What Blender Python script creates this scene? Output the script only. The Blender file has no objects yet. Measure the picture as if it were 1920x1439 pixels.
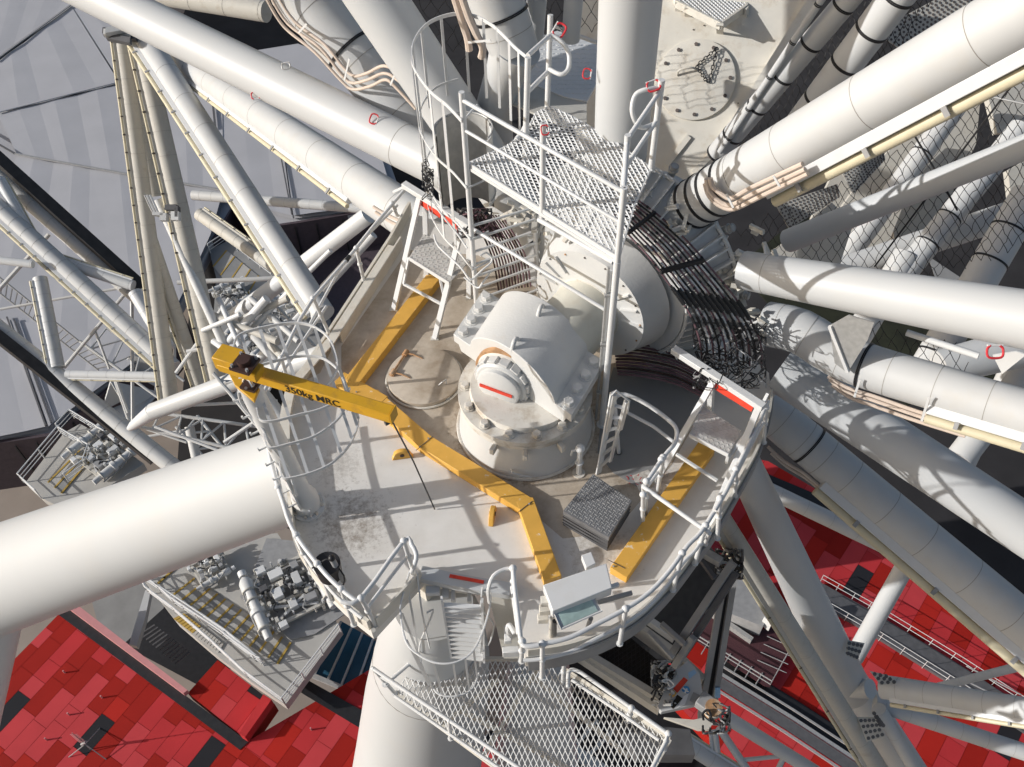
import bpy, math, random
from mathutils import Vector, Matrix
random.seed(7)
SC = bpy.context.scene
COL = SC.collection
# ------------------------------------------------------------------ camera, world, sun
F = 1700.0; PT = math.radians(50.3); RO = math.atan2(44, 1410); CZ = 11.7
CP, SP, CR, SR = math.cos(PT), math.sin(PT), math.cos(RO), math.sin(RO)
cam = bpy.data.cameras.new("camera"); co = bpy.data.objects.new("camera", cam); COL.objects.link(co)
cam.sensor_width = 36.0; cam.lens = F / 1920 * 36.0; cam.clip_end = 2000; cam.clip_start = 0.1
right0 = Vector((1, 0, 0)); up0 = Vector((0, SP, CP)); fwd = Vector((0, CP, -SP))
camR = right0 * CR - up0 * SR          # image right
camU = right0 * SR + up0 * CR          # image up
M = Matrix((camR, camU, -fwd)).transposed().to_4x4(); M.translation = Vector((0, 0, CZ))
co.matrix_world = M
SC.camera = co
SUN_EL = math.radians(22); SUN_DIR = Vector((-math.cos(SUN_EL) * 0.991, -math.cos(SUN_EL) * 0.13, math.sin(SUN_EL))).normalized()
w = bpy.data.worlds.new("World"); SC.world = w; w.use_nodes = True
nt = w.node_tree; bg = nt.nodes["Background"]; sky = nt.nodes.new("ShaderNodeTexSky")
sky.sky_type = 'NISHITA'; sky.sun_disc = False; sky.sun_elevation = SUN_EL
sky.sun_rotation = math.atan2(SUN_DIR.x, SUN_DIR.y)
sky.air_density = 1.0; sky.dust_density = 3.0; sky.ozone_density = 0.6
nt.links.new(sky.outputs[0], bg.inputs[0]); bg.inputs[1].default_value = 0.10
sl = bpy.data.lights.new("sun", 'SUN'); sl.energy = 4.0; sl.angle = math.radians(0.5); sl.color = (1.0, 0.985, 0.965)
so = bpy.data.objects.new("sun", sl); COL.objects.link(so)
so.rotation_euler = SUN_DIR.to_track_quat('Z', 'Y').to_euler()
SC.view_settings.view_transform = 'Standard'; SC.view_settings.look = 'None'
SC.view_settings.exposure = 0.0; SC.view_settings.gamma = 1.0; SC.view_settings.use_curve_mapping = False

# ------------------------------------------------------------------ measuring helpers: photo coordinates to places in the world
CAM = Vector((0, 0, CZ))
def ray(px, py): return camR * ((px - 960) / F) - camU * ((py - 719.5) / F) + fwd
def pt(px, py, z):
    r = ray(px, py); return CAM + r * ((z - CZ) / r.z)
def dp(px, py, t): return CAM + ray(px, py) * t
AX = Vector((math.cos(math.radians(52)), math.sin(math.radians(52)), 0)); BX = Vector((AX.y, -AX.x, 0)); ZX = Vector((0, 0, 1))
HUB = Vector((0.2, 8.86, 1.3))
def wp(px, py, s):
    r = ray(px, py); return CAM + r * ((s + AX.dot(HUB - CAM)) / AX.dot(r))
def hubp(s, R, deg):
    a = math.radians(deg); return HUB + AX * s + BX * (R * math.cos(a)) + ZX * (R * math.sin(a))
def P(txt, z=0.0, z2=None):
    l = [tuple(float(v) for v in q.split(',')) for q in txt.split()]
    n = len(l); out = []
    for i, q in enumerate(l):
        zz = q[2] if len(q) > 2 else (z if z2 is None else z + (z2 - z) * i / max(1, n - 1))
        out.append(pt(q[0], q[1], zz))
    return out
def PW(txt, s): return [wp(*[float(v) for v in q.split(',')], s) for q in txt.split()]
def PD(txt, t, t2=None):
    l = [tuple(float(v) for v in q.split(',')) for q in txt.split()]; n = len(l)
    return [dp(q[0], q[1], t if t2 is None else t + (t2 - t) * i / max(1, n - 1)) for i, q in enumerate(l)]
def depth(p): return (p - CAM).dot(fwd)
def rad(p, wpx): return wpx * 0.5 / F * depth(p)
def ztop(base, py):
    lo, hi = base.z, base.z + 8
    for _ in range(40):
        m = (lo + hi) / 2; q = Vector((base.x, base.y, m)) - CAM
        y = 719.5 - F * q.dot(camU) / q.dot(fwd)
        if y > py: lo = m
        else: hi = m
    return lo

# ------------------------------------------------------------------ materials
def mat(name, col, rough=0.5, metal=0.0, var=0.06, scale=3.0, dirt=None, dirt_amt=0.0, dirt_scale=1.2, bump=0.0, bscale=60, spec=0.4, lo=0.52, hi=0.72, streak=False):
    m = bpy.data.materials.new(name); m.use_nodes = True; t = m.node_tree; N = t.nodes; L = t.links
    b = N["Principled BSDF"]; b.inputs["Roughness"].default_value = rough; b.inputs["Metallic"].default_value = metal
    b.inputs["Specular IOR Level"].default_value = spec
    tc = N.new("ShaderNodeTexCoord")
    n1 = N.new("ShaderNodeTexNoise"); n1.inputs["Scale"].default_value = scale; n1.inputs["Detail"].default_value = 6
    L.new(tc.outputs["Object"], n1.inputs["Vector"])
    r = N.new("ShaderNodeValToRGB"); c = Vector(col)
    r.color_ramp.elements[0].position = 0.3; r.color_ramp.elements[1].position = 0.7
    r.color_ramp.elements[0].color = (*(c * (1 - var)), 1); r.color_ramp.elements[1].color = (*[min(1, v * (1 + var)) for v in c], 1)
    L.new(n1.outputs[0], r.inputs[0]); out = r.outputs[0]
    if dirt:
        n2 = N.new("ShaderNodeTexNoise"); n2.inputs["Scale"].default_value = dirt_scale; n2.inputs["Detail"].default_value = 9; n2.inputs["Roughness"].default_value = 0.68
        mp = N.new("ShaderNodeMapping"); L.new(tc.outputs["Object"], mp.inputs[0]); L.new(mp.outputs[0], n2.inputs["Vector"])
        if streak: mp.inputs["Scale"].default_value = (4, 4, 0.5)
        r2 = N.new("ShaderNodeValToRGB"); r2.color_ramp.elements[0].position = lo; r2.color_ramp.elements[1].position = hi
        r2.color_ramp.elements[0].color = (0, 0, 0, 1); r2.color_ramp.elements[1].color = (dirt_amt,) * 3 + (1,)
        L.new(n2.outputs[0], r2.inputs[0])
        mx = N.new("ShaderNodeMix"); mx.data_type = 'RGBA'; L.new(r2.outputs[0], mx.inputs[0]); L.new(out, mx.inputs[6]); mx.inputs[7].default_value = (*dirt, 1); out = mx.outputs[2]
    L.new(out, b.inputs["Base Color"])
    if bump:
        n3 = N.new("ShaderNodeTexNoise"); n3.inputs["Scale"].default_value = bscale; n3.inputs["Detail"].default_value = 4; L.new(tc.outputs["Object"], n3.inputs["Vector"])
        bp = N.new("ShaderNodeBump"); bp.inputs["Strength"].default_value = bump; bp.inputs["Distance"].default_value = 0.01
        L.new(n3.outputs[0], bp.inputs["Height"]); L.new(bp.outputs[0], b.inputs["Normal"])
    m['_b'] = 1
    return m
WH = mat("white_paint", (0.665, 0.67, 0.665), 0.38, var=0.015, dirt=(0.55, 0.51, 0.44), dirt_amt=0.35, dirt_scale=1.6, lo=0.55, hi=0.8)
WL = mat("leg_paint", (0.545, 0.555, 0.555), 0.42, var=0.012, scale=1, dirt=(0.58, 0.55, 0.5), dirt_amt=0.3, dirt_scale=0.9, lo=0.5, hi=0.8)
WC = mat("cladding_white", (0.545, 0.55, 0.545), 0.5, var=0.025, dirt=(0.55, 0.5, 0.42), dirt_amt=0.3, dirt_scale=2.2)
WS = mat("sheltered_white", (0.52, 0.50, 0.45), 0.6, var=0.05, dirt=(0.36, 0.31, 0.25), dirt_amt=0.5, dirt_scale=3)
CR_ = mat("diffuser_cream", (0.62, 0.56, 0.40), 0.4, var=0.06, scale=5)
BG = mat("beige_steel", (0.66, 0.63, 0.56), 0.55, var=0.05, dirt=(0.42, 0.32, 0.2), dirt_amt=0.45, dirt_scale=2.5, bump=0.1)
CAST = mat("cast_white", (0.61, 0.61, 0.595), 0.42, var=0.02, bump=0.35, bscale=26, dirt=(0.6, 0.5, 0.38), dirt_amt=0.25, dirt_scale=2, lo=0.58)
RUSTW = mat("grimy_white", (0.66, 0.63, 0.57), 0.6, var=0.08, dirt=(0.36, 0.27, 0.17), dirt_amt=0.75, dirt_scale=3.5, lo=0.48, hi=0.7, bump=0.3)
RUST = mat("rust", (0.42, 0.24, 0.12), 0.8, var=0.3, scale=9, dirt=(0.7, 0.62, 0.5), dirt_amt=0.7, dirt_scale=5)
YE = mat("yellow_paint", (0.72, 0.40, 0.075), 0.5, var=0.07, scale=4, dirt=(0.78, 0.68, 0.52), dirt_amt=0.9, dirt_scale=8, lo=0.63, hi=0.66, bump=0.15)
YJ = mat("crane_yellow", (0.62, 0.34, 0.02), 0.42, var=0.08, dirt=(0.34, 0.19, 0.05), dirt_amt=0.7, dirt_scale=5)
BK = mat("black_rubber", (0.02, 0.02, 0.022), 0.45, var=0.2)
BKM = mat("black_steel", (0.025, 0.024, 0.024), 0.5, var=0.3)
BR = mat("brown_steel", (0.05, 0.025, 0.02), 0.5, var=0.3)
GA = mat("galvanised", (0.42, 0.42, 0.41), 0.5, metal=0.35, var=0.12, scale=12)
AL = mat("aluminium", (0.62, 0.62, 0.61), 0.4, metal=0.5, var=0.06)
CH = mat("chrome", (0.75, 0.74, 0.72), 0.25, metal=1.0, var=0.05)
GD = mat("dark_grey", (0.10, 0.10, 0.105), 0.6, var=0.15)
GM = mat("mid_grey", (0.30, 0.30, 0.30), 0.6, var=0.1)
TR = mat("checker_grey", (0.22, 0.22, 0.225), 0.45, metal=0.3, var=0.2, scale=8)
RD = mat("red_sign", (0.72, 0.06, 0.03), 0.45, var=0.15, scale=8)
REDH = mat("red_handle", (0.60, 0.04, 0.05), 0.4, var=0.15, scale=30)
CON = mat("conduit_beige", (0.60, 0.50, 0.42), 0.5, var=0.08, scale=6)
PUR = mat("cable_maroon", (0.16, 0.09, 0.105), 0.5, var=0.25, scale=6)
SEAM = mat("seam_dark", (0.30, 0.28, 0.25), 0.7, var=0.15)
BOLT = mat("bolt_dark", (0.12, 0.10, 0.09), 0.6, var=0.2)
FRP = mat("grey_grp", (0.40, 0.395, 0.375), 0.65, var=0.14, scale=7, bump=0.2)
ROOFW = mat("roof_white", (0.42, 0.42, 0.44), 0.6, var=0.05, scale=0.25)
ROOFW2 = mat("roof_white_b", (0.44, 0.45, 0.495), 0.6, var=0.05, scale=0.25)
FAS = mat("fascia_purple", (0.085, 0.065, 0.075), 0.6, var=0.12)
PAVE = mat("paving", (0.30, 0.255, 0.22), 0.85, var=0.08, scale=0.4)
ASPH = mat("asphalt", (0.028, 0.026, 0.027), 0.9, var=0.25, scale=0.3)
GRS = mat("grass", (0.018, 0.02, 0.010), 0.95, var=0.4, scale=0.6)
CONC = mat("concrete", (0.43, 0.415, 0.385), 0.8, var=0.09, scale=0.6)
CONG = mat("concrete_grey", (0.26, 0.26, 0.255), 0.8, var=0.12, scale=0.6)
BLU = mat("blue_glass", (0.03, 0.10, 0.16), 0.15, var=0.3, scale=0.3)
GLS = mat("screen_glass", (0.38, 0.50, 0.47), 0.12, var=0.18, scale=7)
NOSE = mat("stair_nosing", (0.42, 0.28, 0.06), 0.7, var=0.15, scale=1)
TXT = mat("black_letters", (0.02, 0.016, 0.01), 0.5, var=0.1)
BLS = mat("blue_sticker", (0.05, 0.24, 0.50), 0.5, var=0.1)
STW = mat("white_sticker", (0.80, 0.80, 0.80), 0.5, var=0.03)
LBL = mat("light_blue", (0.35, 0.55, 0.75), 0.5, var=0.1)
REDS = [mat("roof_red_%s" % n, c, 0.8, var=0.09, scale=0.35, spec=0.15) for n, c in (("deep", (0.32, 0.014, 0.009)), ("rose", (0.52, 0.052, 0.058)), ("coral", (0.47, 0.034, 0.038)), ("bright", (0.42, 0.02, 0.013)), ("black", (0.022, 0.022, 0.026)))]
PINK = mat("pink_edge", (0.55, 0.24, 0.24), 0.6, var=0.05)

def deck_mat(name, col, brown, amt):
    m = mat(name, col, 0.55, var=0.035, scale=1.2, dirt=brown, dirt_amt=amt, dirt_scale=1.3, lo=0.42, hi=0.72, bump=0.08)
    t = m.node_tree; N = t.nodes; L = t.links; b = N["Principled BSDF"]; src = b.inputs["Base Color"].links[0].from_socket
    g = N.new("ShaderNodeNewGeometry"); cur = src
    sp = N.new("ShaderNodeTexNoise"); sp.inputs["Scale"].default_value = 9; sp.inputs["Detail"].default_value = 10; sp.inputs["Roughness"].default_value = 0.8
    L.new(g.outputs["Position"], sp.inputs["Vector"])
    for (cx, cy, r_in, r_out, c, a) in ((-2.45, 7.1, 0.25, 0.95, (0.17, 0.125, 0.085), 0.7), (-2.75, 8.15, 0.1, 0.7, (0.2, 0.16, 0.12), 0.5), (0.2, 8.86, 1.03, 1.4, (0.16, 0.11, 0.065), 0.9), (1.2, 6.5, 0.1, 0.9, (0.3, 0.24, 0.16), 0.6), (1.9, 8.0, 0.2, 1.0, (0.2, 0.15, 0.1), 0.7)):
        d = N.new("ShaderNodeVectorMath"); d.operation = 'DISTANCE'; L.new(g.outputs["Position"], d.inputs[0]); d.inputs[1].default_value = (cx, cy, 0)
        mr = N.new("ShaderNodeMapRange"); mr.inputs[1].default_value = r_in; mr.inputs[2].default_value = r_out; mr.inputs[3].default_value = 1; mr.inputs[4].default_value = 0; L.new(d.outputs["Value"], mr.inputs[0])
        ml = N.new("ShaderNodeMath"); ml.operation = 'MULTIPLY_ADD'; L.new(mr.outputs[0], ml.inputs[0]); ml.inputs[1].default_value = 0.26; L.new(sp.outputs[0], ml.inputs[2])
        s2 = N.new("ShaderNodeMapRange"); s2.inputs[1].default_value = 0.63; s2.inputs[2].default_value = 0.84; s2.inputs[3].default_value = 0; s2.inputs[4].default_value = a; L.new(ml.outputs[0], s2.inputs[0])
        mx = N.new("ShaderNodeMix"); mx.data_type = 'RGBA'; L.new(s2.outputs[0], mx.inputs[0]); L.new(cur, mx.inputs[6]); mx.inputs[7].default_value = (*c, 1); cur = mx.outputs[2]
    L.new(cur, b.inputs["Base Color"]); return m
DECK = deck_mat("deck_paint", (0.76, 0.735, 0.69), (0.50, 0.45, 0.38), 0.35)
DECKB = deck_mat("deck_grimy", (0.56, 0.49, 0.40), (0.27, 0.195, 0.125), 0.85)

# ------------------------------------------------------------------ mesh helpers
class MB:
    def __init__(s): s.v = []; s.f = []; s.m = []
    def add(s, vs, fs, mi=0):
        o = len(s.v); s.v += [tuple(v) for v in vs]; s.f += [tuple(i + o for i in f) for f in fs]; s.m += [mi] * len(fs); return s
    def box(s, c, x, y, z, mi=0):        # centre and three half-axes
        c = Vector(c); vs = [c + x * a + y * b + z * d for a in (-1, 1) for b in (-1, 1) for d in (-1, 1)]
        fs = [(0, 1, 3, 2), (4, 6, 7, 5), (0, 4, 5, 1), (2, 3, 7, 6), (0, 2, 6, 4), (1, 5, 7, 3)]
        if x.cross(y).dot(z) < 0: fs = [f[::-1] for f in fs]
        return s.add(vs, fs, mi)
    def bar(s, p, q, wd, ht, up=ZX, mi=0):
        p = Vector(p); q = Vector(q); d = q - p
        if d.length < 1e-6: return s
        dn = d.normalized(); x = dn.cross(up)
        if x.length < 1e-4: x = dn.cross(Vector((1, 0, 0)))
        x.normalize(); y = x.cross(dn)
        return s.box((p + q) / 2, d / 2, x * (wd / 2), y * (ht / 2), mi)
    def prism(s, poly, z0, z1, mi=0):    # vertical prism over a list of points
        n = len(poly); a = sum(poly[i].x * poly[(i + 1) % n].y - poly[(i + 1) % n].x * poly[i].y for i in range(n))
        if a < 0: poly = poly[::-1]
        vs = [(p.x, p.y, z0) for p in poly] + [(p.x, p.y, z1) for p in poly]
        fs = [tuple(range(n - 1, -1, -1)), tuple(range(n, 2 * n))] + [(i, (i + 1) % n, n + (i + 1) % n, n + i) for i in range(n)]
        return s.add(vs, fs, mi)
    def slab(s, poly, thick, nrm=None, mi=0):   # any planar polygon, thickened away from nrm
        n = len(poly); nr = nrm or (poly[1] - poly[0]).cross(poly[2] - poly[0]).normalized()
        c = Vector((0, 0, 0))
        for i in range(n): c += poly[i].cross(poly[(i + 1) % n])
        if c.dot(nr) < 0: poly = poly[::-1]
        vs = list(poly) + [p - nr * thick for p in poly]
        return s.add(vs, [tuple(range(n)), tuple(range(2 * n - 1, n - 1, -1))] + [(i, n + i, n + (i + 1) % n, (i + 1) % n) for i in range(n)], mi)
    def tube(s, pts, r, n=8, closed=False, caps=True, mi=0):
        pts = [Vector(p) for p in pts]; k = len(pts); rr = r if isinstance(r, (list, tuple)) else [r] * k
        vs = []; x = None
        for i in range(k):
            if closed: d = (pts[(i + 1) % k] - pts[i - 1])
            else: d = (pts[min(i + 1, k - 1)] - pts[max(i - 1, 0)])
            if d.length < 1e-9: d = Vector((0, 0, 1))
            d.normalize()
            if x is None:
                x = d.cross(ZX if abs(d.z) < 0.9 else Vector((1, 0, 0))).normalized()
            else:
                x = (x - d * x.dot(d))
                if x.length < 1e-5: x = d.cross(Vector((0.3, 0.5, 0.8)))
                x.normalize()
            y = d.cross(x)
            for j in range(n):
                a = 2 * math.pi * j / n; vs.append(pts[i] + (x * math.cos(a) + y * math.sin(a)) * rr[i])
        fs = []
        for i in range(k if closed else k - 1):
            i2 = (i + 1) % k
            for j in range(n): fs.append((i * n + j, i * n + (j + 1) % n, i2 * n + (j + 1) % n, i2 * n + j))
        if caps and not closed: fs += [tuple(range(n - 1, -1, -1)), tuple(range((k - 1) * n, k * n))]
        return s.add(vs, fs, mi)
    def rod(s, p, q, r, r2=None, n=10, mi=0): return s.tube([p, q], [r, r if r2 is None else r2], n, mi=mi)
    def ring(s, c, ax, R, r, n=28, k=6, mi=0):
        ax = ax.normalized(); x = ax.cross(ZX if abs(ax.z) < 0.9 else Vector((1, 0, 0))).normalized(); y = ax.cross(x)
        return s.tube([c + (x * math.cos(2 * math.pi * i / n) + y * math.sin(2 * math.pi * i / n)) * R for i in range(n)], r, k, closed=True, mi=mi)
    def hoop(s, c, ax, R, wd, th, n=32, mi=0):     # flat strap round a tube
        ax = ax.normalized(); x = ax.cross(ZX if abs(ax.z) < 0.9 else Vector((1, 0, 0))).normalized(); y = ax.cross(x); vs = []; fs = []
        for i in range(n):
            u = x * math.cos(2 * math.pi * i / n) + y * math.sin(2 * math.pi * i / n)
            vs += [c + u * R - ax * wd / 2, c + u * (R + th) - ax * wd / 2, c + u * (R + th) + ax * wd / 2, c + u * R + ax * wd / 2]
        for i in range(n):
            j = (i + 1) % n
            for a in range(4): b = (a + 1) % 4; fs.append((i * 4 + a, i * 4 + b, j * 4 + b, j * 4 + a))
        return s.add(vs, fs, mi)
    def ball(s, c, r, n=10, m=6, mi=0):
        c = Vector(c); vs = [c + Vector((0, 0, r))]
        for i in range(1, m):
            a = math.pi * i / m
            for j in range(n): b = 2 * math.pi * j / n; vs.append(c + Vector((math.sin(a) * math.cos(b), math.sin(a) * math.sin(b), math.cos(a))) * r)
        vs.append(c - Vector((0, 0, r))); fs = []
        for j in range(n):
            k = (j + 1) % n; fs.append((0, 1 + j, 1 + k)); e = 1 + (m - 2) * n; fs.append((len(vs) - 1, e + k, e + j))
            for i in range(m - 2): a = 1 + i * n; fs.append((a + j, a + n + j, a + n + k, a + k))
        return s.add(vs, fs, mi)
    def ribbon(s, pts, wd, th, up=ZX, closed=False, mi=0):    # flat bar along a path, wide side along up
        pts = [Vector(p) for p in pts]; k = len(pts); vs = []
        for i in range(k):
            d = (pts[(i + 1) % k] - pts[i - 1]) if closed else (pts[min(i + 1, k - 1)] - pts[max(i - 1, 0)])
            d.normalize(); x = d.cross(up)
            x = x.normalized() if x.length > 1e-4 else Vector((1, 0, 0))
            y = x.cross(d)
            vs += [pts[i] + x * a * th / 2 + y * b * wd / 2 for a, b in ((-1, -1), (1, -1), (1, 1), (-1, 1))]
        fs = []
        for i in range(k if closed else k - 1):
            j = (i + 1) % k
            for a in range(4): b = (a + 1) % 4; fs.append((i * 4 + a, i * 4 + b, j * 4 + b, j * 4 + a))
        if not closed: fs += [(3, 2, 1, 0), tuple((k - 1) * 4 + a for a in range(4))]
        return s.add(vs, fs, mi)
    def build(s, name, m, parent=None, smooth=True, label=None, bevel=0):
        me = bpy.data.meshes.new(name); me.from_pydata(s.v, [], s.f)
        ms = m if isinstance(m, (list, tuple)) else [m]
        for q in ms: me.materials.append(q)
        if len(ms) > 1: me.polygons.foreach_set('material_index', s.m)
        me.update()
        if smooth:
            me.shade_smooth(); me.set_sharp_from_angle(angle=math.radians(38))
        o = bpy.data.objects.new(name, me); COL.objects.link(o)
        if bevel:
            b = o.modifiers.new("bevel", 'BEVEL'); b.width = bevel; b.segments = 2; b.limit_method = 'ANGLE'; b.angle_limit = math.radians(50)
        if parent is not None:
            o.parent = parent; o.matrix_parent_inverse = parent.matrix_basis.inverted()
        if label: o['label'] = label
        return o
def tag(o, label, cat, group=None, kind=None):
    o['label'] = label; o['category'] = cat
    if group: o['group'] = group
    if kind: o['kind'] = kind
    return o
def thing(name, label, cat, loc, group=None):
    o = bpy.data.objects.new(name, None); COL.objects.link(o); o.location = loc; o.empty_display_size = 0.1
    return tag(o, label, cat, group)
def inpoly(x, y, poly):
    c = False; n = len(poly); j = n - 1
    for i in range(n):
        a, b = poly[i], poly[j]
        if (a[1] > y) != (b[1] > y) and x < (b[0] - a[0]) * (y - a[1]) / (b[1] - a[1]) + a[0]: c = not c
        j = i
    return c
def grating(mb, poly, z, u, lx, ly, wd, th, tilt=0.5):      # expanded metal: strands that zigzag along u
    u = Vector((u[0], u[1], 0)).normalized(); v = Vector((-u.y, u.x, 0)); o = poly[0]
    q = [((p - o).dot(u), (p - o).dot(v)) for p in poly]
    x0, x1 = min(a[0] for a in q), max(a[0] for a in q); y0, y1 = min(a[1] for a in q), max(a[1] for a in q)
    j = 0; y = y0
    while y < y1:
        i = 0; x = x0
        while x < x1:
            s0 = 1 if (i + j) % 2 else -1
            a = (x, y + s0 * ly / 2); b = (x + lx / 2, y - s0 * ly / 2)
            if inpoly((a[0] + b[0]) / 2, (a[1] + b[1]) / 2, q):
                pa = o + u * a[0] + v * a[1]; pb = o + u * b[0] + v * b[1]; pa.z = z + s0 * 0.006; pb.z = z - s0 * 0.006
                mb.bar(pa, pb, wd, th, up=(ZX + v * tilt).normalized())
            x += lx / 2; i += 1
        y += ly; j += 1
    return mb
def chords(name, m, parent, segs, r, n=8, label=None):
    mb = MB()
    for s_ in segs: mb.tube(s_, r, n)
    return mb.build(name, m, parent, label=label)
def arc(c, R, a0, a1, z, n=24):
    return [Vector((c.x + R * math.cos(math.radians(a0 + (a1 - a0) * i / n)), c.y + R * math.sin(math.radians(a0 + (a1 - a0) * i / n)), z)) for i in range(n + 1)]
def smooth(pts, k=4):      # Catmull-Rom through the points
    out = []; n = len(pts)
    for i in range(n - 1):
        p0, p1, p2, p3 = pts[max(i - 1, 0)], pts[i], pts[i + 1], pts[min(i + 2, n - 1)]
        for j in range(k):
            t = j / k; out.append(0.5 * ((2 * p1) + (p2 - p0) * t + (2 * p0 - 5 * p1 + 4 * p2 - p3) * t * t + (3 * p1 - p0 - 3 * p2 + p3) * t ** 3))
    out.append(pts[-1]); return out

# one tube of the wheel or its legs, with what is fixed to it
def spoke(name, label, cat, p0, p1, w0, w1, m=None, seams=(), straps=(), strip=None, brk=0, group=None, path=None, strapm=None, rr=None, n=32, seamm=None, rs=None, run=0):
    m = m or WH; r0 = rad(p0, w0) if rr is None else rr[0]; r1 = rad(p1, w1) if rr is None else rr[1]
    t = thing(name, label, cat, p0, group)
    pts = path or [p0 + (p1 - p0) * (i / 12) for i in range(13)]
    L_ = len(pts) - 1; rs = rs or [r0 + (r1 - r0) * i / L_ for i in range(L_ + 1)]
    tp_ = list(pts); tr_ = list(rs)
    if run: tp_.append(pts[-1] + (pts[-1] - pts[-2]).normalized() * run); tr_.append(rs[-1])
    tmb = MB(); tmb.tube(tp_, tr_, n)
    def at(f):
        k = max(0.0, min(L_ - 1e-6, f * L_)); i = int(k); q = pts[i].lerp(pts[i + 1], k - i)
        return q, (pts[i + 1] - pts[i]).normalized(), rs[i] + (rs[i + 1] - rs[i]) * (k - i)
    for f in seams: q, d, r = at(f); tmb.hoop(q, d, r * 0.985, r * 0.022, r * 0.022, mi=1)
    tmb.build('tube', [m, seamm or SEAM], t)
    for f in straps:
        q, d, r = at(f); mb = MB(); wd = max(0.02, r * 0.05)
        mb.hoop(q - d * wd * 0.65, d, r * 0.995, wd, r * 0.045); mb.hoop(q + d * wd * 0.65, d, r * 0.995, wd, r * 0.045)
        mb.build('strap', strapm or BK, t)
    if strip:
        side, f0, f1 = strip[:3]; sc = strip[3] if len(strip) > 3 else 1.0
        sv = camR * side[0] - camU * side[1]
        a, d, ra = at(f0); b, _, rb = at(f1); d = (b - a).normalized()
        v = (CAM - (a + b) / 2); v = (v - d * v.dot(d)).normalized(); u = d.cross(v)
        if u.dot(sv) < 0: u = -u
        c = (ra + rb) / 2
        MB().bar(a + u * ra * 0.98 + v * ra * 0.35, b + u * rb * 0.98 + v * rb * 0.35, c * 0.42 * sc, c * 0.55 * sc, up=v).build('light_channel', WH if m is not WS else WS, t, bevel=c * 0.03)
        MB().rod(a + u * ra * (0.98 + 0.42 * sc) + v * ra * 0.28, b + u * rb * (0.98 + 0.42 * sc) + v * rb * 0.28, c * 0.21 * sc, n=12).build('light_diffuser', CR_, t)
        for i in range(brk):
            g = (i + 0.5) / brk; q = a.lerp(b, g); r = ra + (rb - ra) * g
            MB().box(q + u * r * (1.02 + 0.3 * sc) + v * r * (0.35 + 0.3 * sc), d * r * 0.09, u * r * 0.16, v * r * 0.03).build('bracket', BOLT if m is WS else GM, t)
    return t
# ================================================================== HUB DECK
DC = Vector((0.2, 8.9, 0))
dk = thing('hub_deck', 'round beige hub deck crossed by yellow channels, black soot marks at its left edge', 'deck', DC)
notch = P("700,1178 792,1078 850,1092 960,1104 985,1232")
arcL = smooth(P("552,742 541,800 541,850 545,900 550,965 560,1030 592,1083 642,1136 695,1180"), 4)
arcR = smooth(P("990,1232 1060,1222 1130,1198 1200,1158 1262,1096 1305,1040 1345,985 1385,915 1420,850 1440,790 1446,745"), 4)
# outline: far-left corner, straight left edge, arc, notch, arc, right side, back edge
outline = P("772,400 755,425 735,470 620,640") + arcL + notch + arcR + P("1442,700 1290,560 1080,470 900,440")
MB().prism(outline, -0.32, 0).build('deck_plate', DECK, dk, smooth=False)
# steel drum under the deck
inner = [DC + (p - DC) * 0.72 for p in outline]
MB().prism(inner, -1.5, -0.32).build('drum_wall', BG, dk)
# kerb (curved plate standing at the edge) left and right
kb = MB()
def kerb(pts, h, t):
    kb.ribbon([p + ZX * (h / 2) for p in pts], h, t)
kerb(P("770,398 735,462 620,640") + arcL, 0.26, 0.05)
kerb([p + (DC - p) * 0.006 for p in arcR], 0.2, 0.04)
kb.build('kerb', BG, dk)
MB().ribbon(P("735,462 620,640", 0.26) + [p + ZX * 0.26 for p in arcL[:10]], 0.03, 0.16).build('kerb_cap', BG, dk)
for pts in ("735,462 620,640",):
    MB().ribbon([q + Vector((0.2, -0.05, 0.14)) for q in P(pts)], 0.28, 0.03).build('kerb_liner', BG, dk)
MB().ribbon([DC + (p - DC) * 1.008 - ZX * 0.2 for p in arcR], 0.34, 0.03).build('skirt_plate', GM, dk)
# grimy walkway between the channels and the hub
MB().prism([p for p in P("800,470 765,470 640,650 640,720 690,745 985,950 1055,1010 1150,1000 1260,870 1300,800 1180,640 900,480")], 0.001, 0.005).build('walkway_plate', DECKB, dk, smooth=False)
MB().prism(P("735,470 640,620 600,700 560,720 620,640"), 0.002, 0.006).build('edge_plate', DECKB, dk, smooth=False)
# yellow channels (boxes with their joints)
def channel(pp, w0, w1, h, name='yellow_channel'):
    mb = MB(); c = P(pp)
    for a, b, k in zip(c[:-1], c[1:], range(9)):
        d = (b - a).normalized(); n = Vector((-d.y, d.x, 0)) * w0 / 2
        mb.box((a + b) / 2 + ZX * (h / 2 + 0.004 + k * 0.003), (b - a) / 2 + d * (w0 * 0.1), n, ZX * h / 2)
    o = mb.build(name, YE, dk, bevel=0.008); return o
channel("815,530 662,728", 0.27, 0, 0.17)
channel("640,722 716,765", 0.30, 0, 0.165)
channel("700,752 800,840 985,955", 0.27, 0, 0.16)
channel("985,950 1035,1092", 0.26, 0, 0.165)
channel("1322,848 1160,1082", 0.28, 0, 0.165)
jm = MB()
for x0, y0, x1, y1 in ((780, 845, 812, 818), (970, 962, 998, 940), (1140, 1050, 1172, 1066)): jm.bar(pt(x0, y0, 0.175), pt(x1, y1, 0.175), 0.008, 0.008)
jm.build('channel_joint', BOLT, dk)
for x, y in ((803, 822), (787, 838), (724, 770), (700, 765), (992, 945), (668, 735), (1150, 1062)):
    MB().rod(pt(x, y, 0.176), pt(x, y, 0.19), 0.014, n=8).build('channel_screw', GA, dk)
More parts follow.
